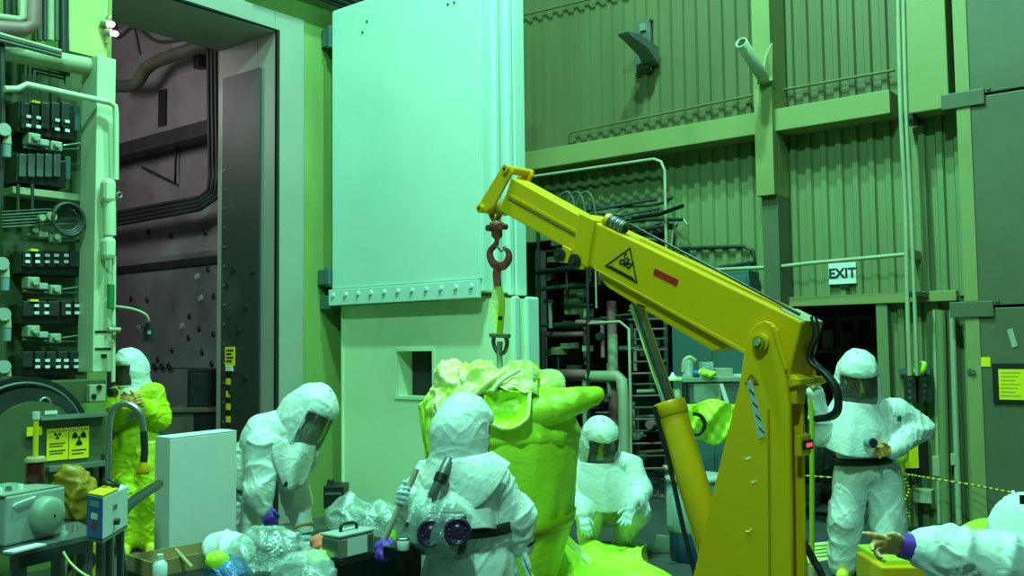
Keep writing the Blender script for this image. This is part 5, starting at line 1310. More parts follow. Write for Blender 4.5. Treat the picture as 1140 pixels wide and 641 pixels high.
# notices on the plate door
dn = thing('door_notice', 'large yellow notice in a black frame on the plate door', 'notice', PY(1125, 448, PYD-0.02))
boxY(1105, 404, 1160, 449, PYD-0.02, 0.018).build('frame', 'black', dn, bevel=0.003)
boxY(1112, 411, 1156, 445, PYD-0.026, 0.006).build('sheet', 'signyellow', dn)
for k in range(7):
    boxY(1114, 414+k*4.3, 1136-(k % 3)*3, 415.2+k*4.3, PYD-0.028, 0.002).build('text_line', mat('faint_ink', (0.45, 0.45, 0.03), 0.6), dn)
boxY(1088, 397.5, 1102.5, 408, PYD-0.008, 0.006).build('small_sticker', 'signyellow', label='small blank yellow sticker on the plate door edge', cat='sticker')
b = MB(); b.prism([PY(1121, 367, PYD-0.008), PY(1127, 365, PYD-0.008), PY(1133, 385, PYD-0.008), PY(1127, 387, PYD-0.008)], (0, 0.006, 0)); b.build('tape_scrap', 'pipe', label='pale scrap of tape on the plate door', cat='tape')
for px, py in ((1080, 413), (1083, 414)):
    p = PY(px, py, PYD-0.01); b = MB(); b.cyl(p, p-V((0, 0.02, 0)), 0.025, seg=10); 
    b.build('door_bolt', 'steelgreen', label='bolt head on the plate door edge, %s one below the sticker' % ('left' if px < 1082 else 'right'), cat='bolt')
# yellow notice board behind the standing worker
yb = thing('leaning_notice', 'yellow notice in a black frame behind the standing worker', 'notice', PY(1015, 527, WY-0.45))
boxC(998, 483, 1034, 527, 9.0, 0.03).build('frame', 'black', yb, bevel=0.004)
boxC(1000, 486, 1023, 521, 8.985, 0.012).build('sheet', 'signyellow', yb)
trefoil(yb, Q(1003, 490, 8.98), 0.05, RH, UP, 'ink', 0.002)
b = MB(); p = Q(1024, 560, 9.05); b.cyl((p.x, p.y, 0), (p.x, p.y, 0.75), 0.02); b.build('post', 'darkgrey', yb)
b = MB(); b.cyl((p.x, p.y, 0), (p.x, p.y, 0.03), 0.12, seg=18); b.build('foot', 'darkgrey', yb)
# stanchion with chain
stn = thing('stanchion', 'yellow stanchion post behind the standing worker', 'stanchion', PZ(1006, 597, 0))
p = PZ(1006, 597, 0)
b = MB(); b.cyl((p.x, p.y, 0.03), (p.x, p.y, 0.72), 0.035, 0.035, 14); b.build('post', 'limetape', stn)
b = MB(); b.lathe([(0.17, 0), (0.17, 0.02), (0.05, 0.05)], p, seg=22); b.build('base', 'limetape', stn)
b = MB(); b.ball(p+UP*0.76, (0.075, 0.075, 0.10)); b.build('head', 'lime', stn, label='bright lime yellow head')
chn = thing('barrier_chain', 'yellow and black barrier chain strung right from the stanchion', 'chain', p+UP*0.5)
d0 = p.dot(FH)
pts = spline([Q(1005, 527, d0), Q(1035, 532, d0-0.2), Q(1085, 540, d0-0.5), Q(1132, 549, d0-0.9), Q(1180, 556, d0-1.3)], 14)
for i in range(len(pts)-1):
    b = MB(); c = (pts[i]+pts[i+1])/2; t = (pts[i+1]-pts[i])
    b.cyl(pts[i]-t*0.12, pts[i+1]+t*0.12, 0.008, seg=6); b.build('link', 'signyellow' if i % 2 else 'pipeolive', chn)
q = pts[-1]; st2 = thing('stanchion', 'yellow stanchion post holding the far right end of the chain', 'stanchion', (q.x, q.y, 0))
b = MB(); b.cyl((q.x, q.y, 0.03), (q.x, q.y, q.z+0.08), 0.03, 0.03, 14); b.build('post', 'limetape', st2)
b = MB(); b.lathe([(0.17, 0), (0.17, 0.02), (0.05, 0.05)], (q.x, q.y, 0), seg=22); b.build('base', 'limetape', st2)
chn2 = thing('barrier_chain', 'yellow and black barrier chain strung left behind the crane mast', 'chain', p+UP*0.45)
pts = spline([Q(1000, 532, d0), Q(960, 533, d0), Q(905, 530, d0+0.1), Q(860, 526, d0+0.3)], 14)
for i in range(len(pts)-1):
    b = MB(); t = (pts[i+1]-pts[i]); b.cyl(pts[i]-t*0.12, pts[i+1]+t*0.12, 0.008, seg=6); b.build('link', 'signyellow' if i % 2 else 'pipeolive', chn2)
chn3 = thing('barrier_chain', 'slack end of yellow and black chain hanging down the stanchion', 'chain', p+UP*0.1)
pts = spline([Q(1006, 530, d0-0.05), Q(1012, 545, d0-0.05), Q(1007, 560, d0-0.05), Q(1012, 575, d0-0.05)], 8)
for i in range(len(pts)-1):
    b = MB(); b.cyl(pts[i], pts[i+1], 0.010, seg=6); b.build('link', 'signyellow' if i % 2 else 'black', chn3)
# room seen through the exit opening
sr = thing('storage_rack', 'dim storage rack with boxes inside the exit opening', 'rack', PY(930, 560, 11.2))
def toFloor(x0, y0, x1, Y, m, nm):
    a, c = PY(x0, y0, Y), PY(x1, y0, Y); b = MB(); b.bb(a.x, c.x, Y, Y+0.08, 0, a.z); b.build(nm, m, sr)
toFloor(930, 345, 937, 11.3, 'pipepink', 'upright'); toFloor(950, 345, 955, 11.3, 'brown', 'upright'); toFloor(892, 345, 897, 11.3, 'pipeolive', 'upright'); toFloor(968, 345, 977, 11.3, 'brown', 'upright')
for y0, m in ((352, 'pipeolive'), (388, 'pipepink'), (430, 'pipeolive')):
    boxY(890, y0, 980, y0+5, 11.2, 0.35).build('shelf', m, sr)
for x0, y0, x1, y1, m in ((915, 367, 927, 387, 'greypaint'), (900, 372, 911, 387, 'pipepink'), (938, 370, 948, 387, 'brown'), (905, 412, 925, 429, 'brown'), (958, 408, 968, 429, 'pipeolive')):
    boxY(x0, y0, x1, y1, 11.22, 0.25).build('carton', m, sr, bevel=0.006)
blob('black_bag_heap', Q(905, 505, 9.6), (0.35, 0.25, 0.28), 'black', 0.03, 14, 61, h=0.02, label='black bag heap behind the crane mast', cat='bag')
b = MB(); b.bb(PY(880, 540, 10.6).x, PY(985, 540, 10.6).x, 10.6, 11.2, 0, 0.5); b.build('low_bench', 'dark', bevel=0.01, label='low dark bench inside the exit opening', cat='bench')

# ================================================================== PIPE GALLERY BEHIND THE DRUM
pr_ = thing('pipe_rack', 'dense rack of old pipes and valves in the dark gallery', 'pipe rack', PY(680, 600, 9.9))
def rp(pix, Y, r, m, nm='pipe', sm=0):
    b = MB(); b.tube([PY(x, y, Y) for x, y in pix], r, 8, smooth=sm); return b.build(nm, m, pr_)
rp([(681, 335), (682, 400), (684, 470), (686, 600)], 9.75, 0.062, 'pipepink')
rp([(682, 372), (683, 425)], 9.70, 0.064, 'pipe', 'pipe_lagging')
rp([(655, 419), (688, 419), (692, 423), (694, 440), (696, 590)], 9.45, 0.068, 'pipe', 'elbow_pipe')
rp([(600, 416), (655, 417)], 9.6, 0.062, 'pipepink')
rp([(598, 372), (650, 372)], 9.8, 0.035, 'pipepink'); rp([(598, 362), (660, 360)], 9.9, 0.03, 'pipeolive')
rp([(654, 296), (657, 600)], 9.4, 0.022, 'darkgrey', 'frame_post'); rp([(599, 250), (603, 600)], 9.4, 0.022, 'darkgrey', 'frame_post')
rp([(663, 300), (664, 343)], 9.4, 0.012, 'pipe', 'hanging_rod')
rp([(655, 360), (690, 358), (700, 366), (702, 440), (703, 600)], 9.4, 0.018, 'pipe', 'bent_tube')
rp([(598, 303), (660, 296)], 9.4, 0.04, 'black', 'frame_beam'); rp([(598, 322), (640, 318), (690, 316)], 9.9, 0.03, 'pipedark')
for k, py in enumerate((346, 356, 367, 378, 390, 403, 416, 428, 441, 454, 467, 480, 494, 508, 522)):
    rp([(700, py), (742, py-1)], 9.55, 0.013, 'pipeolive' if k % 2 else 'pipepink', 'rack_rung')
rp([(741, 330), (743, 600)], 9.7, 0.03, 'pipeolive', 'frame_post')
rg = random.Random(5)
for k in range(120):
    x = rg.uniform(600, 690) if k < 70 else rg.uniform(700, 735); y = rg.uniform(245, 560); m = rg.choice(['pipedark', 'pipeolive', 'pipepink', 'pipeolive', 'pipepink', 'pipe', 'steel', 'greypaint'])
    Y = rg.uniform(9.5, 10.3)
    if rg.random() < 0.5: rp([(x, y), (min(742, x+rg.uniform(15, 50)), y+rg.uniform(-3, 1))], Y, rg.uniform(0.012, 0.035), m)
    elif rg.random() < 0.6: rp([(x, y), (x+1, y+rg.uniform(20, 70))], Y, rg.uniform(0.012, 0.035), m)
    else:
        p = PY(x, y, Y); b = MB(); b.cyl(p, p+V((0.0, -0.08, 0)), rg.uniform(0.03, 0.06), seg=10); b.build('valve', m, pr_)
for k in range(14):
    x = rg.uniform(602, 650); y = rg.uniform(310, 420); b = boxY(x, y, x+rg.uniform(5, 14), y+rg.uniform(4, 10), rg.uniform(9.7, 10.2), 0.1); b.build('fitting', rg.choice(['pipeolive', 'greypaint', 'pipedark', 'pipe']), pr_, bevel=0.005)
boxY(628, 322, 650, 350, 10.1, 0.1).build('gauge_panel', 'siding_low', pr_, bevel=0.006)
# overhead cable bundle in front of the lower siding
cbn = thing('cable_bundle', 'tangled dark cables and pipes on the lower ribbed wall above the boom', 'cables', PY(680, 280, WY-0.3))
for k in range(13):
    y0 = rg.uniform(228, 285); x0 = rg.uniform(596, 660)
    pts = [(x0, y0+rg.uniform(-3, 3)), (x0+40, y0-2+rg.uniform(-5, 5)), (x0+75, y0-6+rg.uniform(-5, 5)), (min(760, x0+rg.uniform(80, 120)), y0-10+rg.uniform(-6, 6))]
    b = MB(); b.tube([PY(x, y, WY-rg.uniform(0.12, 0.4)) for x, y in pts], rg.uniform(0.010, 0.028), 6, smooth=4); b.build('cable', rg.choice(['pipedark', 'pipedark', 'pipeolive']), cbn)
for k in range(3):
    b = MB(); b.tube([PY(620+k*11, 232, WY-0.3), PY(624+k*11, 218, WY-0.3), PY(632+k*11, 214, WY-0.3), PY(638+k*11, 222, WY-0.3), PY(641+k*11, 240, WY-0.3)], 0.018, 8, smooth=5); b.build('looped_pipe', 'pipeolive', cbn)
b = MB(); b.tube([PY(690, 245, WY-0.3), PY(735, 238, WY-0.4), PY(760, 229, WY-0.5)], 0.024, 8); b.build('dark_arm', 'black', cbn)
b = MB(); b.tube([PY(747, 275, WY-0.2), PY(750, 255, WY-0.2), PY(758, 243, WY-0.2), PY(765, 250, WY-0.2)], 0.014, 6, smooth=4); b.build('pale_loop', 'pipe', cbn)
for k in range(16):
    x = rg.uniform(598, 745); y = rg.uniform(238, 300); b = boxY(x, y, x+rg.uniform(4, 12), y+rg.uniform(3, 8), WY-rg.uniform(0.15, 0.3), 0.08); b.build('cable_clamp', rg.choice(['pipedark', 'darkgrey', 'pipeolive']), cbn)
# teal cabinet wall behind the shelf
tcw = thing('teal_cabinet', 'dark teal tall cabinet behind the shelf trolley', 'cabinet', PY(800, 600, WY+0.1))
boxY(750, 303, 838, 640, WY-0.32, 0.27).build('body', 'teal', tcw, bevel=0.01)
for x0, x1 in ((753, 794), (796, 835)):
    boxY(x0, 307, x1, 628, WY-0.34, 0.019).build('door_leaf', 'teal', tcw, bevel=0.006)
nb = thing('blue_notice', 'white and blue notice on the teal cabinet beside the mast', 'notice', PY(826, 446, WY-0.03))
boxY(817, 416, 836, 446, WY-0.352, 0.006).build('sheet', 'white', nb)
boxY(818, 419, 835, 429, WY-0.355, 0.003).build('blue_band', 'blue', nb)
for k in range(3): boxY(819, 432+k*4, 834, 434+k*4, WY-0.355, 0.003).build('text_line', 'blue', nb)

# ---- shelf trolley
SD = 8.5
tr = thing('shelf_trolley', 'grey shelf trolley with boxes on top behind the crane', 'trolley', Q(795, 560, SD+0.2))
zt = Q(795, 424, SD).z
boxC(760, 420, 829, 425, SD, 0.45).build('top_shelf', 'greypaint', tr, bevel=0.004)
boxC(768, 425, 828, 450, SD+0.02, 0.4).build('drawer_box', 'midgrey', tr, bevel=0.006)
boxC(773, 427, 803, 448, SD+0.012, 0.01).build('drawer_front', 'greypaint', tr, bevel=0.004)
b = MB(); b.prism([Q(801, 427, SD), Q(805, 427, SD), Q(812, 448, SD), Q(807, 449, SD)], FH*0.01); b.build('paper_slip', 'paper', tr)
for px in (763, 826):
    for dd in (0.03, 0.4):
        a = Q(px, 425, SD+dd); b = MB(); b.cyl((a.x, a.y, 0.06), a, 0.018, seg=8); b.build('post', 'darkgrey', tr)
        b = MB(); b.ball((a.x, a.y, 0.04), 0.04, 10, 6); b.build('castor', 'black', tr)
boxC(762, 560, 828, 565, SD, 0.45).build('lower_shelf', 'greypaint', tr)
p = Q(749, 420, SD); boxC(742, 421, 760, 424, SD+0.05, 0.3).build('side_tray', 'lime_pale', tr, bevel=0.004)
top = SD
boxC(798, 410, 816, 420, SD+0.1, 0.2).build('cream_carton', 'pipe', bevel=0.004, label='cream carton on the shelf trolley', cat='carton')
boxC(782, 403, 795, 420, SD+0.15, 0.15).build('clear_bin', 'bag', bevel=0.004, label='clear bin at the middle of the shelf trolley', cat='bin')
gm = thing('green_pump', 'green hand pump standing on the shelf trolley', 'pump', Q(766, 420, SD+0.1))
b = MB(); b.lathe([(0.06, 0), (0.06, 0.03), (0.04, 0.05), (0.045, 0.13), (0.03, 0.16)], Q(767, 420, SD+0.1), seg=16); b.build('body', 'greypaint', gm)
b = MB(); b.tube([Q(761, 414, SD+0.1), Q(762, 402, SD+0.1), Q(768, 398, SD+0.1), Q(774, 402, SD+0.1)], 0.022, 8, smooth=4); b.build('handle', 'pipe', gm)
blob('blue_bottle', Q(775, 416, SD+0.05), (0.035, 0.035, 0.035), 'blue', 0.003, 40, 71, h=0.006, label='small blue bottle on the shelf trolley', cat='bottle')
blob('lime_rag', Q(786, 416, SD+0.02), (0.085, 0.05, 0.035), 'lime', 0.01, 40, 72, h=0.007, label='lime rag on the shelf trolley', cat='rag')
b = MB(); p = Q(749, 421, SD+0.12); b.lathe([(0.045, 0), (0.02, 0.03), (0.006, 0.055)], p, seg=14); b.build('white_cone', 'white', label='small white cone on the trolley side tray', cat='cone')
b = MB(); p = Q(754, 446, SD+0.12); b.lathe([(0.04, -0.08), (0.045, 0), (0.045, 0.1), (0.03, 0.11)], p, seg=14); b.build('jar', 'pipe', label='pale jar below the trolley side tray', cat='jar')
def drape(u, v):
    x = 757+u*70
    yt = 447+3*math.sin(u*9)
    yb = 494-14*abs(u-0.5)**1.5*2.2+2*math.sin(u*14)
    y = yt+(yb-yt)*v
    sag = 0.10*math.sin(pi*u)*math.sin(pi*(0.15+0.8*v))+0.035*math.sin(11*u+7*v)+0.02*abs(math.sin(17*u-9*v+1))+0.015*math.sin(29*u+13*v)
    return Q(x, y, SD-0.06-sag)
b = MB(); b.grid(drape, 44, 26); b.build('yellow_drape', 'lime', solid=0.006, label='creased lime plastic slung across the front of the shelf trolley', cat='plastic sheet')
b = MB(); b.torus(Q(773, 472, SD-0.2), FH, 0.09, 0.018, 20, 8, -1.7, 1.6); b.build('black_hose_loop', 'black', label='black hose loop beside the slung lime plastic', cat='hose')
# ---- waste drum with blue base
bd = 7.7
wbn = thing('waste_drum', 'open waste bin with pale rim and navy blue lower half', 'waste bin', PZ(775, 626, 0))
p = PZ(777, 622, 0); p.z = 0
k_ = p.dot(FH)/1050
R = 31*k_
zmid = Q(775, 590, p.dot(FH)).z; ztp = Q(775, 530, p.dot(FH)).z
b = MB(); b.lathe([(R*0.93, 0.0), (R*0.97, 0.03), (R*0.98, zmid)], p, seg=32); b.build('lower_shell', 'navy', wbn)
b = MB(); b.lathe([(R*0.98, zmid), (R*1.0, zmid+0.02), (R*1.02, ztp-0.03)], p, seg=32, caps=False); b.build('upper_shell', 'bluegrey', wbn, solid=0.006)
b = MB(); b.lathe([(R*1.0, ztp-0.03), (R*1.09, ztp-0.03), (R*1.10, ztp), (R*1.02, ztp+0.015), (R*0.4, ztp+0.02)], p, seg=32); b.build('rim_lid', 'grey', wbn)
boxC(743, 548, 749, 585, p.dot(FH)-R, 0.02).build('label_strip', 'grey', wbn)
b = MB(); a, c, d, e = PZ(725, 615, 0.0), PZ(746, 615, 0.0), Q(745, 597, 8.2), Q(732, 595, 8.2); b.prism([a, c, d, e], FH*0.01); b.build('paper_sheet', 'paper', label='white paper sheet leaning on the floor beside the navy waste bin', cat='paper')
boxC(741, 520, 752, 522, 8.0, 0.15).build('pale_bracket', 'pipe', label='pale flat bracket above the waste bin', cat='bracket')
# tall yellow pole held by the standing worker
yp = thing('pole_tool', 'tall thin yellow pole with a hooked top beside the mast', 'pole', PZ(904, 648, 0))
p = PZ(904, 648, 0); d_ = p.dot(FH)
b = MB(); b.tube([p+UP*0.01, Q(904, 520, d_), Q(903.5, 432, d_), Q(901, 419, d_), Q(898, 421, d_)], 0.020, 8); b.build('shaft', 'limetape', yp)
b = MB(); b.cyl(p, p+UP*0.12, 0.026, seg=10); b.build('ferrule', 'wood', yp)
# floor papers and yellow things lower right
fp_ = thing('floor_mat', 'lime printed mat on the floor at the standing worker\'s feet', 'mat', PZ(920, 612, 0))
b = MB(); b.prism([PZ(895, 606, 0.002), PZ(932, 602, 0.002), PZ(948, 618, 0.002), PZ(900, 628, 0.002)], UP*0.006); b.build('sheet', 'lime_pale', fp_)
for k in range(4):
    b = MB(); b.prism([PZ(904, 608+k*4, 0.009), PZ(930, 605+k*4, 0.009), PZ(930, 606+k*4, 0.009), PZ(904, 609+k*4, 0.009)], UP*0.001); b.build('print_line', 'pipeolive', fp_)
yb2 = thing('yellow_box', 'yellow lime-topped box at the lower right under the pointing arm', 'box', Q(1010, 650, 4.6))
boxC(985, 631, 1062, 720, 4.55, 0.35).build('carton', 'crane', yb2, bevel=0.008)
boxC(984, 622, 1062, 632, 4.6, 0.35).build('lid', 'lime', yb2, bevel=0.008)
def tarp(u, v):
    x = 1058+u*110; y = 613-14*v-22*v*math.sin(pi*min(1, u*1.15+0.05))-4*u
    return Q(x, y+1.2*math.sin(9*u+4*v), 5.0+0.7*v+0.05*math.sin(7*u))
b = MB(); b.grid(tarp, 30, 14); b.build('lime_tarp', 'lime', solid=0.006, label='lime tarp heaped behind the pointing worker\'s arm', cat='tarp')
tbx = Q(1110, 640, 5.4); b = MB(); b.box((tbx.x, tbx.y, 0.28), (0.9, 0.6, 0.56), Matrix.Rotation(YAW, 3, 'Z')); b.build('crate_under_tarp', 'limetape', bevel=0.01, label='lime crate under the tarp at the right edge', cat='crate')
b = MB(); b.prism([PZ(950, 622, 0.003), PZ(985, 618, 0.003), PZ(990, 634, 0.003), PZ(955, 642, 0.003)], UP*0.004); b.build('floor_sheet', mat('pale_green_sheet', (0.25, 0.55, 0.25), 0.5), label='pale green sheet on the floor right of the standing worker', cat='sheet')

# ================================================================== PEOPLE
def axes(fwd, up):
    f = V(fwd).normalized(); u = (V(up)-f*V(up).dot(f)).normalized(); r = f.cross(u).normalized()
    return r, f, u
def limb(pts, rad):
    return [('c', tuple(pts[i]), tuple(pts[i+1]), rad[i], rad[i+1]) for i in range(len(pts)-1)]
def hood(root, c, fwd, up, s=1.0, mat_='suit', cape=True, cape_s=(1.0, 1.0, 1.0), tab=True, face=True, cape_up=None):
    r, f, u = axes(fwd, up)
    T = frame(c, r*s, f*s, u*s)
    outer = [('e', (0, -0.01, 0.02), (0.150, 0.165, 0.17), None), ('e', (0, 0.02, 0.13), (0.108, 0.125, 0.105), None), ('e', (0, 0.075, 0.105), (0.105, 0.085, 0.06), None),
             ('c', (0, -0.005, -0.05), (0, -0.02, -0.25), 0.142, 0.185)]
    cuts = [('e', (0, 0.0, 0.005), (0.132, 0.150, 0.175), None), ('b', (0, 0.17, -0.022), (0.100, 0.12, 0.084), None, 0.02)]
    vs, fs = sdf(outer, 0.009, k=0.05, cuts=cuts, wr=0.002, wf=18, crease=((0.006, 14, 0.4), (0.004, 28, 0.4)), seed=int(c[0]*100) % 97+3)
    A = np.array(T); vs = vs @ A[:3, :3].T + A[:3, 3]
    h = mesh_obj('hood', vs, fs, M[mat_], root)
    # visor pane: a bent sheet just inside the opening
    b = MB()
    def pane(a, v):
        t = (a-0.5)*2*1.02; z = -0.128+0.215*v; k = 1-0.10*(v-0.3)**2
        return T @ V((0.150*k*math.sin(t), -0.012+0.172*k*math.cos(t), z))
    b.grid(pane, 22, 10); vz = b.build('visor', 'visor', root, label='tinted clear visor')
    b = MB(); ring = [pane(a/14, 0) for a in range(15)]+[pane(1, v/6) for v in range(1, 7)]+[pane(1-a/14, 1) for a in range(1, 15)]+[pane(0, 1-v/6) for v in range(1, 6)]
    b.tube(ring, 0.007*s, 6, closed=True); b.build('visor_seam', mat_, vz)
    if tab:
        b = MB(); b.tube([T @ V((0, 0.06, 0.20)), T @ V((0.012, 0.075, 0.235))], 0.007*s, 6); b.build('hood_tab', 'white', h)
    if face:
        hd = [('e', (0, -0.015, 0.03), (0.074, 0.092, 0.105), None), ('e', (0, 0.018, -0.055), (0.054, 0.058, 0.058), None), ('c', (0, 0.078, 0.02), (0, 0.098, -0.018), 0.009, 0.014),
              ('e', (0, 0.066, -0.048), (0.026, 0.012, 0.010), None), ('e', (0.076, -0.01, 0.0), (0.010, 0.02, 0.03), None), ('e', (-0.076, -0.01, 0.0), (0.010, 0.02, 0.03), None), ('e', (0, 0.066, 0.035), (0.05, 0.016, 0.012), None),
              ('c', (0, -0.02, -0.05), (0, -0.03, -0.17), 0.05, 0.055)]
        ho = sdf_obj('head', hd, 'skin', root, h=0.007, T=T, k=0.02)
        for sx in (-1, 1):
            b = MB(); b.ball(T @ V((sx*0.031, 0.070, 0.012)), 0.011*s, 10, 6); b.build('eye', 'ink', ho)
        b = MB(); b.ball((0, 0, 0), 1, 20, 12)
        b.v = [tuple(T @ V((p[0]*0.080, p[1]*0.092-0.025, max(p[2], -0.1)*0.115+0.042))) for p in b.v]; b.build('hair', 'hair', ho)
    if cape:
        cu = V(cape_up).normalized() if cape_up else u
        r2, f2, u2 = axes(f, cu) if not cape_up else (axes(f-cu*f.dot(cu), cu))
        T2 = frame(c, r2*s, f2*s, u2*s)
        rings = [(-0.13, 0.150, 0.150), (-0.18, 0.172, 0.165), (-0.235, 0.215, 0.185), (-0.29, 0.245, 0.205), (-0.35, 0.255, 0.215), (-0.40, 0.262, 0.225)]
        vs = []; fs = []; n = 56
        for j, (z, rx, ry) in enumerate(rings):
            w_ = j/(len(rings)-1)
            for i in range(n):
                a = 2*pi*i/n; ca, sa = math.cos(a), math.sin(a)
                k = 1+w_*(0.035*math.sin(5*a+1)+0.03*math.sin(9*a+2)+0.02*math.sin(15*a))
                z2 = z-w_*0.09*max(0, sa)*cape_s[2]-w_*0.05*max(0, -sa)
                vs.append(T2 @ V((ca*rx*k*(1+(cape_s[0]-1)*w_), sa*ry*k*(1+(cape_s[1]-1)*w_), z2)))
        for j in range(len(rings)-1):
            for i in range(n):
                l = (i+1) % n; fs.append((j*n+l, j*n+i, (j+1)*n+i, (j+1)*n+l))
        b = MB(); b.add(vs, fs, True); b.build('hood_cape', mat_, root, solid=0.006, subd=1)
    return T
def band(root, c, rx, ry, m='black', hgt=0.05, tilt=0.0, name='belt', fwd=None):
    f = V(fwd if fwd is not None else FH).normalized(); r = f.cross(UP).normalized(); vs = []; fs = []; n = 40
    for i in range(n):
        a = 2*pi*i/n
        p = V(c)+r*(rx*math.cos(a))+f*(ry*math.sin(a))+UP*(tilt*math.cos(a))
        vs += [p-UP*hgt/2, p+UP*hgt/2]
    for i in range(n):
        j = (i+1) % n; fs.append((2*i, 2*j, 2*j+1, 2*i+1))
    b = MB(); b.add(vs, fs, True); return b.build(name, m, root, solid=0.012)
def hand(root, w, d, thumb, m, curl=(0.5, 0.5, 0.5, 0.5), s=1.0, name='glove', tcurl=0.4, spread=0.06, wrist=0.035):
    """w wrist, d finger direction, thumb side direction; curl bends the fingers towards the palm"""
    x = V(d).normalized(); y = (V(thumb)-x*V(thumb).dot(x)).normalized(); z = x.cross(y)   # palm faces -z
    T = frame(w, x*s, y*s, z*s)
    pr = [('b', (0.052, 0, 0), (0.032, 0.028, 0.004), None, 0.012), ('c', (-0.05, 0, 0), (0.02, 0, 0), wrist, 0.028)]
    lens = [(0.043, 0.026, 0.022), (0.047, 0.029, 0.023), (0.043, 0.027, 0.022), (0.034, 0.021, 0.019)]
    for i in range(4):
        p = V((0.092-0.004*abs(i-1), 0.030-0.0205*i, 0)); ang = 0.0; yaw = spread*(1.2-i)
        for j, L in enumerate(lens[i]):
            ang += curl[i]*(0.9 if j == 0 else 1.1)
            q = p+V((math.cos(ang)*math.cos(yaw), math.sin(yaw), -math.sin(ang)))*L
            pr.append(('c', tuple(p), tuple(q), 0.0105-0.001*j, 0.0095-0.001*j)); p = q
    p = V((0.028, 0.030, -0.004)); a = 0.75
    for L, r_ in ((0.036, 0.0135), (0.03, 0.0115), (0.024, 0.0105)):
        q = p+V((math.cos(a)*0.95, math.sin(a)*0.8, -0.35*tcurl-0.1))*L; pr.append(('c', tuple(p), tuple(q), r_, r_-0.0015)); p = q; a -= tcurl*0.6
    return sdf_obj(name, pr, m, root, h=0.0045, T=T, k=0.010)
def boot(root, ankle, toe, m='boot', s=1.0):
    a = V(ankle); t = V(toe); a0 = V((a.x, a.y, 0.0)); d = (V((t.x, t.y, 0))-a0).normalized()
    pr = [('c', tuple(a0+UP*0.14), tuple(a0+UP*0.06), 0.065, 0.06), ('c', tuple(a0+UP*0.055-d*0.03), tuple(a0+UP*0.045+d*0.15), 0.05, 0.045), ('b', tuple(a0+UP*0.012+d*0.06), (0.12, 0.04, 0.006), Matrix((d, UP.cross(d), UP)).transposed(), 0.006)]
    return sdf_obj('boot', pr, m, root, h=0.011, k=0.03)
suitkw = dict(h=0.0095, k=0.05, wr=0.004, wf=13, ridge=0.0, crease=((0.013, 9, 0.42), (0.009, 17, 0.36), (0.005, 30, 0.4)))
def ell(c, r, yaw=YAW): return ('e', tuple(c), r, Matrix.Rotation(yaw, 3, 'Z'))

# ---- standing worker at the right, one hand on the pole, one on the hip
D5 = 7.35
def W(px, py, dd=0.0): return Q(px, py, D5+dd)
p5 = thing('person', 'person in white hooded coverall standing at right, hand on hip', 'person', PZ(962, 640, 0), group='hooded workers')
body = [ell(W(966, 478), (0.235, 0.18, 0.22)), ell(W(961, 503), (0.20, 0.17, 0.17)), ell(W(966, 522), (0.20, 0.17, 0.15)), ell(W(963, 456), (0.22, 0.15, 0.10))]
body += limb([W(933, 464), W(917, 484, -0.05), W(907, 438, -0.12)], [0.095, 0.085, 0.06])
body += limb([W(998, 459), W(1022, 477, 0.02), W(994, 502, -0.22)], [0.11, 0.098, 0.06])
body += limb([W(949, 528), W(941, 578, -0.05), W(939, 626, 0.0)], [0.135, 0.118, 0.105])
body += limb([W(983, 528), W(989, 582, -0.08), W(991, 640, -0.22)], [0.135, 0.120, 0.105])
sdf_obj('coverall', body, 'suit', p5, seed=5, **suitkw)
hood(p5, W(955, 426, -0.03), -FH*0.88-RH*0.28-UP*0.22, UP+RH*0.03, 1.14, cape_s=(0.86, 0.95, 1.0), cape_up=UP+RH*0.12)
band(p5, W(960, 511), 0.225, 0.195, 'black', 0.055, 0.012)
hand(p5, W(906, 437, -0.12), W(903, 424, -0.2)-W(906, 437, -0.12), FH, 'tan', (0.9, 0.9, 0.9, 0.9), 0.95)
hand(p5, W(993, 502, -0.24), W(974, 503, -0.27)-W(993, 502, -0.24), UP, 'tan', (0.35, 0.35, 0.4, 0.45), 1.0)
boot(p5, W(940, 630, 0.0), W(934, 640, -0.3)); boot(p5, W(989, 640, -0.2), W(993, 645, -0.5))
b = MB(); p = W(967, 492, -0.30); b.cyl(p, p-FH*0.06+RH*0.01, 0.045, 0.04, 16); b.build('breathing_filter', 'bluegrey', p5)
b = MB(); b.cyl(p-FH*0.061+RH*0.01, p-FH*0.07+RH*0.01, 0.03, seg=14); b.build('filter_cap', 'purpledk', p5)
b = MB(); b.box(W(1001, 466, -0.16), (0.035, 0.01, 0.04), Matrix.Rotation(YAW+0.4, 3, 'Z')); b.build('arm_badge', 'midgrey', p5)

# ---- crouching worker behind the drum
D4 = 8.25
def W(px, py, dd=0.0): return Q(px, py, D4+dd)
p4 = thing('person', 'person in white hooded coverall crouching right of the wrapped drum', 'person', PZ(676, 612, 0), group='hooded workers')
body = [ell(W(677, 530, 0.12), (0.235, 0.18, 0.20)), ell(W(676, 552, 0.2), (0.21, 0.18, 0.17)), ell(W(675, 566, 0.25), (0.22, 0.19, 0.14)), ell(W(675, 516, 0.05), (0.22, 0.15, 0.10))]
body += limb([W(661, 570, 0.2), W(655, 567, -0.15), W(656, 603, 0.02)], [0.125, 0.112, 0.092])
body += limb([W(692, 572, 0.2), W(708, 571, -0.15), W(694, 600, 0.05)], [0.125, 0.112, 0.092])
body += limb([W(702, 520, 0.05), W(714, 546, -0.05), W(705, 566, -0.30)], [0.10, 0.09, 0.06])
body += limb([W(650, 520, 0.05), W(640, 546, -0.05), W(648, 572, -0.28)], [0.10, 0.09, 0.06])
sdf_obj('coverall', body, 'suit', p4, seed=15, **suitkw)
hood(p4, W(668, 494, 0.0), -FH*0.86+RH*0.22-UP*0.30, UP-RH*0.04, 1.12, cape_s=(0.97, 1.08, 1.0), cape_up=UP)
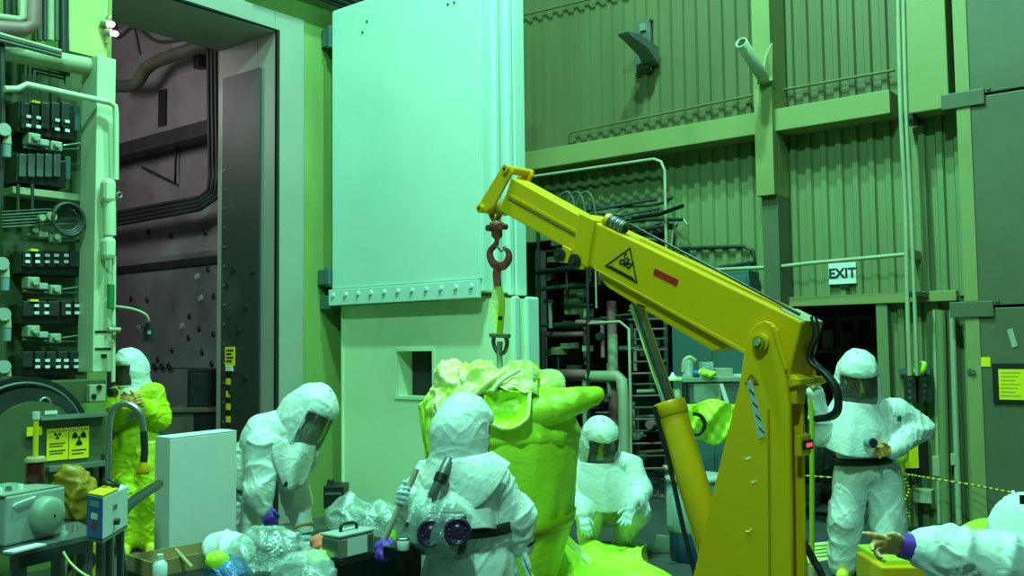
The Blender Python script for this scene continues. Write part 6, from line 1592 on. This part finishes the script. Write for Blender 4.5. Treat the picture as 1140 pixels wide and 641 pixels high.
band(p4, W(676, 551, 0.16), 0.236, 0.215, 'black', 0.05, 0.01)
hand(p4, W(704, 565, -0.34), W(695, 583, -0.42)-W(704, 565, -0.34), -RH, 'glovew', (0.25, 0.25, 0.28, 0.3), 1.15, spread=0.1)
hand(p4, W(648, 572, -0.30), W(652, 586, -0.36)-W(648, 572, -0.30), RH, 'glovew', (0.3, 0.3, 0.3, 0.3), 1.05)
boot(p4, W(657, 605, 0.0), W(660, 615, -0.25)); boot(p4, W(692, 603, 0.05), W(688, 612, -0.25))

# ---- bending worker at the left
D2 = 6.45
def W(px, py, dd=0.0): return Q(px, py, D2+dd)
p2 = thing('person', 'person in white hooded coverall bending over beside the white board', 'person', W(275, 703)*1.0, group='hooded workers')
body = limb([W(264, 560, 0.05), W(280, 527, 0.03), W(300, 505, 0.0)], [0.185, 0.205, 0.20])
body += [ell(W(312, 508, 0.0), (0.17, 0.20, 0.16)), ell(W(318, 498, -0.02), (0.12, 0.15, 0.12))]
body += limb([W(292, 497, -0.17), W(289, 548, -0.22), W(294, 566, -0.25)], [0.11, 0.098, 0.055])
body += limb([W(322, 512, 0.16), W(330, 556, 0.10), W(339, 592, 0.02)], [0.10, 0.09, 0.055])
body += limb([W(260, 568, -0.08), W(272, 630, -0.1), W(262, 688, -0.05)], [0.15, 0.135, 0.11])
body += limb([W(262, 568, 0.14), W(282, 628, 0.12), W(272, 680, 0.15)], [0.15, 0.135, 0.11])
sdf_obj('coverall', body, 'suit', p2, seed=25, **suitkw)
hood(p2, W(340, 467, -0.02), RH*0.80-FH*0.48-UP*0.42, UP*0.85+RH*0.42, 1.14, cape=False)
# bib of the hood hanging open from the chest
bib = []
def bibf(u, v):
    l = W(300, 484, -0.20)*(1-u)+W(352, 492, -0.10)*u; m_ = W(302, 515, -0.26)*(1-u)+W(351, 512, -0.14)*u; q = W(318, 547, -0.22)*(1-u)+W(338, 540, -0.12)*u
    p = l*((1-v)**2)+m_*(2*v*(1-v))+q*v*v
    return p-FH*(0.04*math.sin(pi*u)+0.015*math.sin(9*u+5*v))+UP*0.01*math.sin(12*u)
b = MB(); b.grid(bibf, 18, 14); b.build('hood_bib', 'suit', p2, solid=0.01)
sdf_obj('hood_cowl', [('c', tuple(W(330, 480, -0.02)), tuple(W(300, 493, -0.02)), 0.165, 0.20), ('e', tuple(W(330, 505, -0.02)), (0.15, 0.16, 0.14), None)], 'suit', p2, h=0.0125, k=0.05, wr=0.003, wf=13, crease=((0.012, 9, 0.4), (0.008, 18, 0.36)), seed=27)
hand(p2, W(294, 564, -0.25), W(299, 578, -0.27)-W(294, 564, -0.25), RH, 'purple', (0.7, 0.7, 0.7, 0.7), 0.95)
hand(p2, W(339, 590, 0.02), W(341, 606, 0.0)-W(339, 590, 0.02), -FH, 'glovew', (0.35, 0.35, 0.35, 0.35), 1.1)
b = MB(); b.torus(W(338.5, 586, 0.03), W(339, 592, 0.02)-W(330, 556, 0.10), 0.062, 0.010, 18, 6); b.build('cuff_tape', 'tan', p2)
b = MB(); b.tube([W(250, 535, -0.17), W(262, 545, -0.19), W(274, 549, -0.18)], 0.014, 8); b.build('belt', 'black', p2)
b = MB(); b.tube([W(306, 530, -0.20), W(308, 545, -0.22), W(304, 560, -0.22)], 0.010, 8, smooth=4); b.build('air_hose', 'darkgrey', p2)
b = MB(); b.box(W(318, 539, -0.245), (0.02, 0.006, 0.035), Matrix.Rotation(YAW, 3, 'Z') @ Matrix.Rotation(0.5, 3, 'Y')); b.build('badge', 'ink', p2)
boot(p2, W(262, 695, -0.05), W(280, 700, -0.1)); boot(p2, W(272, 690, 0.15), W(292, 695, 0.1))

# ---- nearest worker seen from behind, with the air blower
D3 = 5.2
def W(px, py, dd=0.0): return Q(px, py, D3+dd)
p3 = thing('person', 'person in white hooded coverall seen from behind, wearing a two-filter air blower', 'person', W(525, 745)*1.0, group='hooded workers')
p3.location.z = 0; ORG[p3.name] = V(p3.location)
body = [ell(W(517, 548), (0.225, 0.17, 0.20)), ell(W(524, 588), (0.215, 0.17, 0.18)), ell(W(523, 632), (0.235, 0.19, 0.20)), ell(W(513, 525), (0.20, 0.14, 0.10))]
body += limb([W(550, 538), W(574, 576, 0.02), W(582, 606, 0.05)], [0.105, 0.092, 0.062])
body += limb([W(478, 535), W(460, 560, 0.10), W(456, 556, -0.10)], [0.10, 0.09, 0.06])
hipz = W(520, 640).z
for px, dd in ((503, -0.02), (545, 0.04)):
    a = W(px, 645, dd); kn = W(px-2, 700, dd+0.12); an = W(px, 700, dd)
    an = V((an.x, an.y, 0.10)); kn.z = 0.36
    body += limb([a, kn, an], [0.15, 0.135, 0.11])
sdf_obj('coverall', body, 'suit', p3, seed=35, **suitkw)
hood(p3, W(514, 486, 0.0), FH*0.62+RH*0.78-UP*0.1, UP+RH*0.02, 1.02, cape_s=(1.22, 1.28, 0.7), cape_up=UP+RH*0.16-FH*0.05, face=True, tab=False)
def capef(u, v):                   # shoulder cape of the hood spread over the back and right shoulder
    top = W(497, 512, -0.17)*(1-u)+W(548, 503, -0.10)*u
    bot = W(502, 578, -0.225)*(1-u)**2+W(552, 562, -0.225)*(2*u*(1-u))+W(568, 515, -0.10)*u*u
    return top*(1-v)+bot*v-FH*(0.05*math.sin(pi*u)*math.sin(pi*(0.2+0.6*v))+0.008*math.sin(11*u+3*v))
b = MB(); b.grid(capef, 22, 16); b.build('shoulder_cape', 'suit', p3, solid=0.008)
band(p3, W(527, 586), 0.222, 0.185, 'black', 0.06, 0.012)
hand(p3, W(582, 608, 0.05), W(584, 630, 0.03)-W(582, 608, 0.05), -FH, 'glovew', (0.3, 0.3, 0.3, 0.3), 1.15)
hand(p3, W(455, 555, -0.12), W(446, 552, -0.18)-W(455, 555, -0.12), UP, 'glovew', (0.9, 0.9, 0.9, 0.9), 1.05)
b = MB(); b.torus(W(581.5, 604, 0.05), W(582, 606, 0.05)-W(574, 576, 0.02), 0.066, 0.009, 18, 6, 0.5, 5.2); b.build('cuff_tape', 'ink', p3)
for px, y0, y1, dd in ((521, 545, 575, -0.20), (470, 528, 545, -0.08)):
    b = MB(); b.prism([W(px-4, y0, dd), W(px+5, y0, dd), W(px+5, y1, dd-0.01), W(px-4, y1, dd-0.01)], -FH*0.004); b.build('tape_patch', mat('yellow_tape', (0.75, 0.65, 0.15), 0.5), p3)
for px in (503, 545): boot(p3, V((W(px, 700, 0.0).x, W(px, 700, 0).y, 0)), W(px, 700, 0.25)+RH*0.1)
bl = sdf_obj('blower_unit', [('b', tuple(W(492, 592, -0.26)), (0.10, 0.05, 0.075), Matrix.Rotation(YAW, 3, 'Z'), 0.03)], 'darkgrey', p3, h=0.012, k=0.02)
for px, py in ((480, 592), (509.5, 590)):
    p = W(px, py, -0.34); ax_ = (-FH+RH*0.05+UP*0.06).normalized()
    b = MB(); b.lathe([(0.067, 0), (0.070, 0.02), (0.070, 0.055), (0.062, 0.062), (0.056, 0.062), (0.054, 0.048), (0.035, 0.045), (0.03, 0.052), (0.012, 0.054)], p, ax_, 30); f_ = b.build('filter_canister', 'purpledk', p3, label='dark purple round filter')
    for k in range(6):
        a = k*pi/3+0.3; u1, w1 = perp(ax_); q = p+ax_*0.05+(u1*math.cos(a)+w1*math.sin(a))*0.044
        b = MB(); b.ball(q, 0.006, 8, 5); b.build('filter_rib', 'purple', f_)
blb = blob('clear_cover', W(491, 588, -0.28), (0.155, 0.115, 0.145), 'bag', 0.016, 22, 81, h=0.010, rot=Matrix.Rotation(YAW, 3, 'Z'), parent=p3, label='clear plastic bag over the blower')
blob('clear_knot', W(470, 570, -0.28), (0.07, 0.07, 0.075), 'bag', 0.016, 34, 83, h=0.008, parent=p3)
hp = spline([W(478, 572, -0.26), W(480, 556, -0.27), W(487, 540, -0.26), W(494, 524, -0.22), W(500, 512, -0.16)], 10)
rr = [0.026+0.003*(i % 2) for i in range(len(hp))]
b = MB(); b.tube(hp, rr, 12); b.build('breathing_hose', 'midgrey', p3)
b = MB(); p = W(491, 532, -0.25); b.cyl(p-(hp[-1]-hp[0]).normalized()*0.022, p+(hp[-1]-hp[0]).normalized()*0.022, 0.036, seg=18); b.build('hose_clamp', 'black', p3)

# ---- yellow suited worker standing by the cell
D1 = 8.6
def W(px, py, dd=0.0): return Q(px, py, D1+dd)
p1 = thing('person', 'person in yellow coverall with white hood standing by the cell doorway', 'person', PZ(152, 609, 0), group='hooded workers')
body = [ell(W(150, 465), (0.20, 0.15, 0.21)), ell(W(153, 495), (0.205, 0.17, 0.19)), ell(W(153, 440), (0.20, 0.15, 0.10))]
body += limb([W(171, 440, -0.02), W(177, 466, -0.05), W(152, 449, -0.28)], [0.105, 0.09, 0.06])
body += limb([W(132, 440, -0.05), W(126, 466, -0.12), W(140, 452, -0.30)], [0.10, 0.085, 0.06])
body += limb([W(143, 500), W(142, 550, -0.03), W(140, 598)], [0.145, 0.135, 0.125])
body += limb([W(166, 500), W(169, 550, 0.0), W(167, 598, 0.05)], [0.145, 0.135, 0.12])
sdf_obj('coverall', body, 'suity', p1, seed=45, **suitkw)
hood(p1, W(147, 413, -0.02), -FH*0.75-RH*0.62-UP*0.12, UP+RH*0.05, 0.92, cape_s=(0.95, 1.22, 0.9))
b = MB(); p = W(128, 437, -0.22); b.cyl(p, p-FH*0.05-RH*0.02, 0.042, 0.038, 16); b.build('filter', 'black', p1)
hand(p1, W(152, 448, -0.30), W(143, 444, -0.34)-W(152, 448, -0.30), UP, 'tan', (0.4, 0.4, 0.4, 0.4), 1.0)
hand(p1, W(140, 452, -0.32), W(148, 446, -0.36)-W(140, 452, -0.32), UP, 'tan', (0.4, 0.4, 0.4, 0.4), 1.0)
boot(p1, W(141, 604, 0.0), W(136, 612, -0.25)); boot(p1, W(167, 604, 0.05), W(170, 612, -0.25))

# ---- kneeling worker at the right edge, pointing
D6 = 3.35
def W(px, py, dd=0.0): return Q(px, py, D6+dd)
p6 = thing('person', 'person in white hooded coverall at the right edge pointing with an orange glove', 'person', V((W(1195, 600).x, W(1195, 600).y, 0)), group='hooded workers')
ch = W(1190, 715, 0.06)
pel = V((W(1205, 650, 0.1).x, W(1205, 650, 0.1).y, 0.52))
body = limb([W(1165, 640, 0.0), W(1112, 626, -0.05), W(1055, 616, -0.03), W(1030, 611, 0.0)], [0.115, 0.092, 0.082, 0.068])
body += [ell(ch, (0.21, 0.18, 0.24)), ('c', tuple(ch), tuple(pel), 0.19, 0.20)]
body += limb([W(1215, 630, 0.15), W(1235, 680, 0.1), W(1200, 700, -0.2)], [0.11, 0.095, 0.06])
kn1 = V((pel.x, pel.y, 0.13))-FH*0.12+RH*0.12; kn2 = V((pel.x, pel.y, 0.13))-FH*0.10-RH*0.12
for kn in (kn1, kn2):
    ft = kn+FH*0.36; ft.z = 0.10; body += limb([pel+(kn-V((pel.x, pel.y, kn.z)))*0.5, kn, ft], [0.15, 0.125, 0.09])
sdf_obj('coverall', body, 'suit', p6, h=0.0095, k=0.06, wr=0.004, wf=13, crease=((0.015, 9, 0.42), (0.010, 17, 0.36), (0.006, 32, 0.4)), seed=55)
hood(p6, W(1168, 628, 0.06), -RH*0.45+FH*0.85-UP*0.15, UP-RH*0.1, 1.1, cape_s=(0.85, 0.85, 0.5))
hand(p6, W(1008, 608, 0.0), W(958, 602, -0.02)-W(1008, 608, 0.0), -FH*0.45+UP*0.9, 'orange', (-0.02, 0.42, 0.62, 0.75), 0.92, spread=0.03, tcurl=0.5)
b = MB(); a, c = W(1001, 607, 0.0), W(1014, 609, 0.0); b.cyl(a, c, 0.043, 0.047, 20); b.build('cuff_glove', 'purple', p6, label='purple glove cuff')
b = MB(); a, c = W(1013, 609, 0.0), W(1024, 610, 0.0); b.cyl(a, c, 0.046, 0.056, 20); b.build('inner_cuff', 'glovew', p6)
b = MB(); b.box(W(1139, 556, -0.12), (0.02, 0.01, 0.03), Matrix.Rotation(YAW, 3, 'Z')); b.build('hood_badge', 'ink', p6)
for kn in (kn1, kn2):
    ft = kn+FH*0.42; boot(p6, ft, ft-FH*0.2, 'boot')
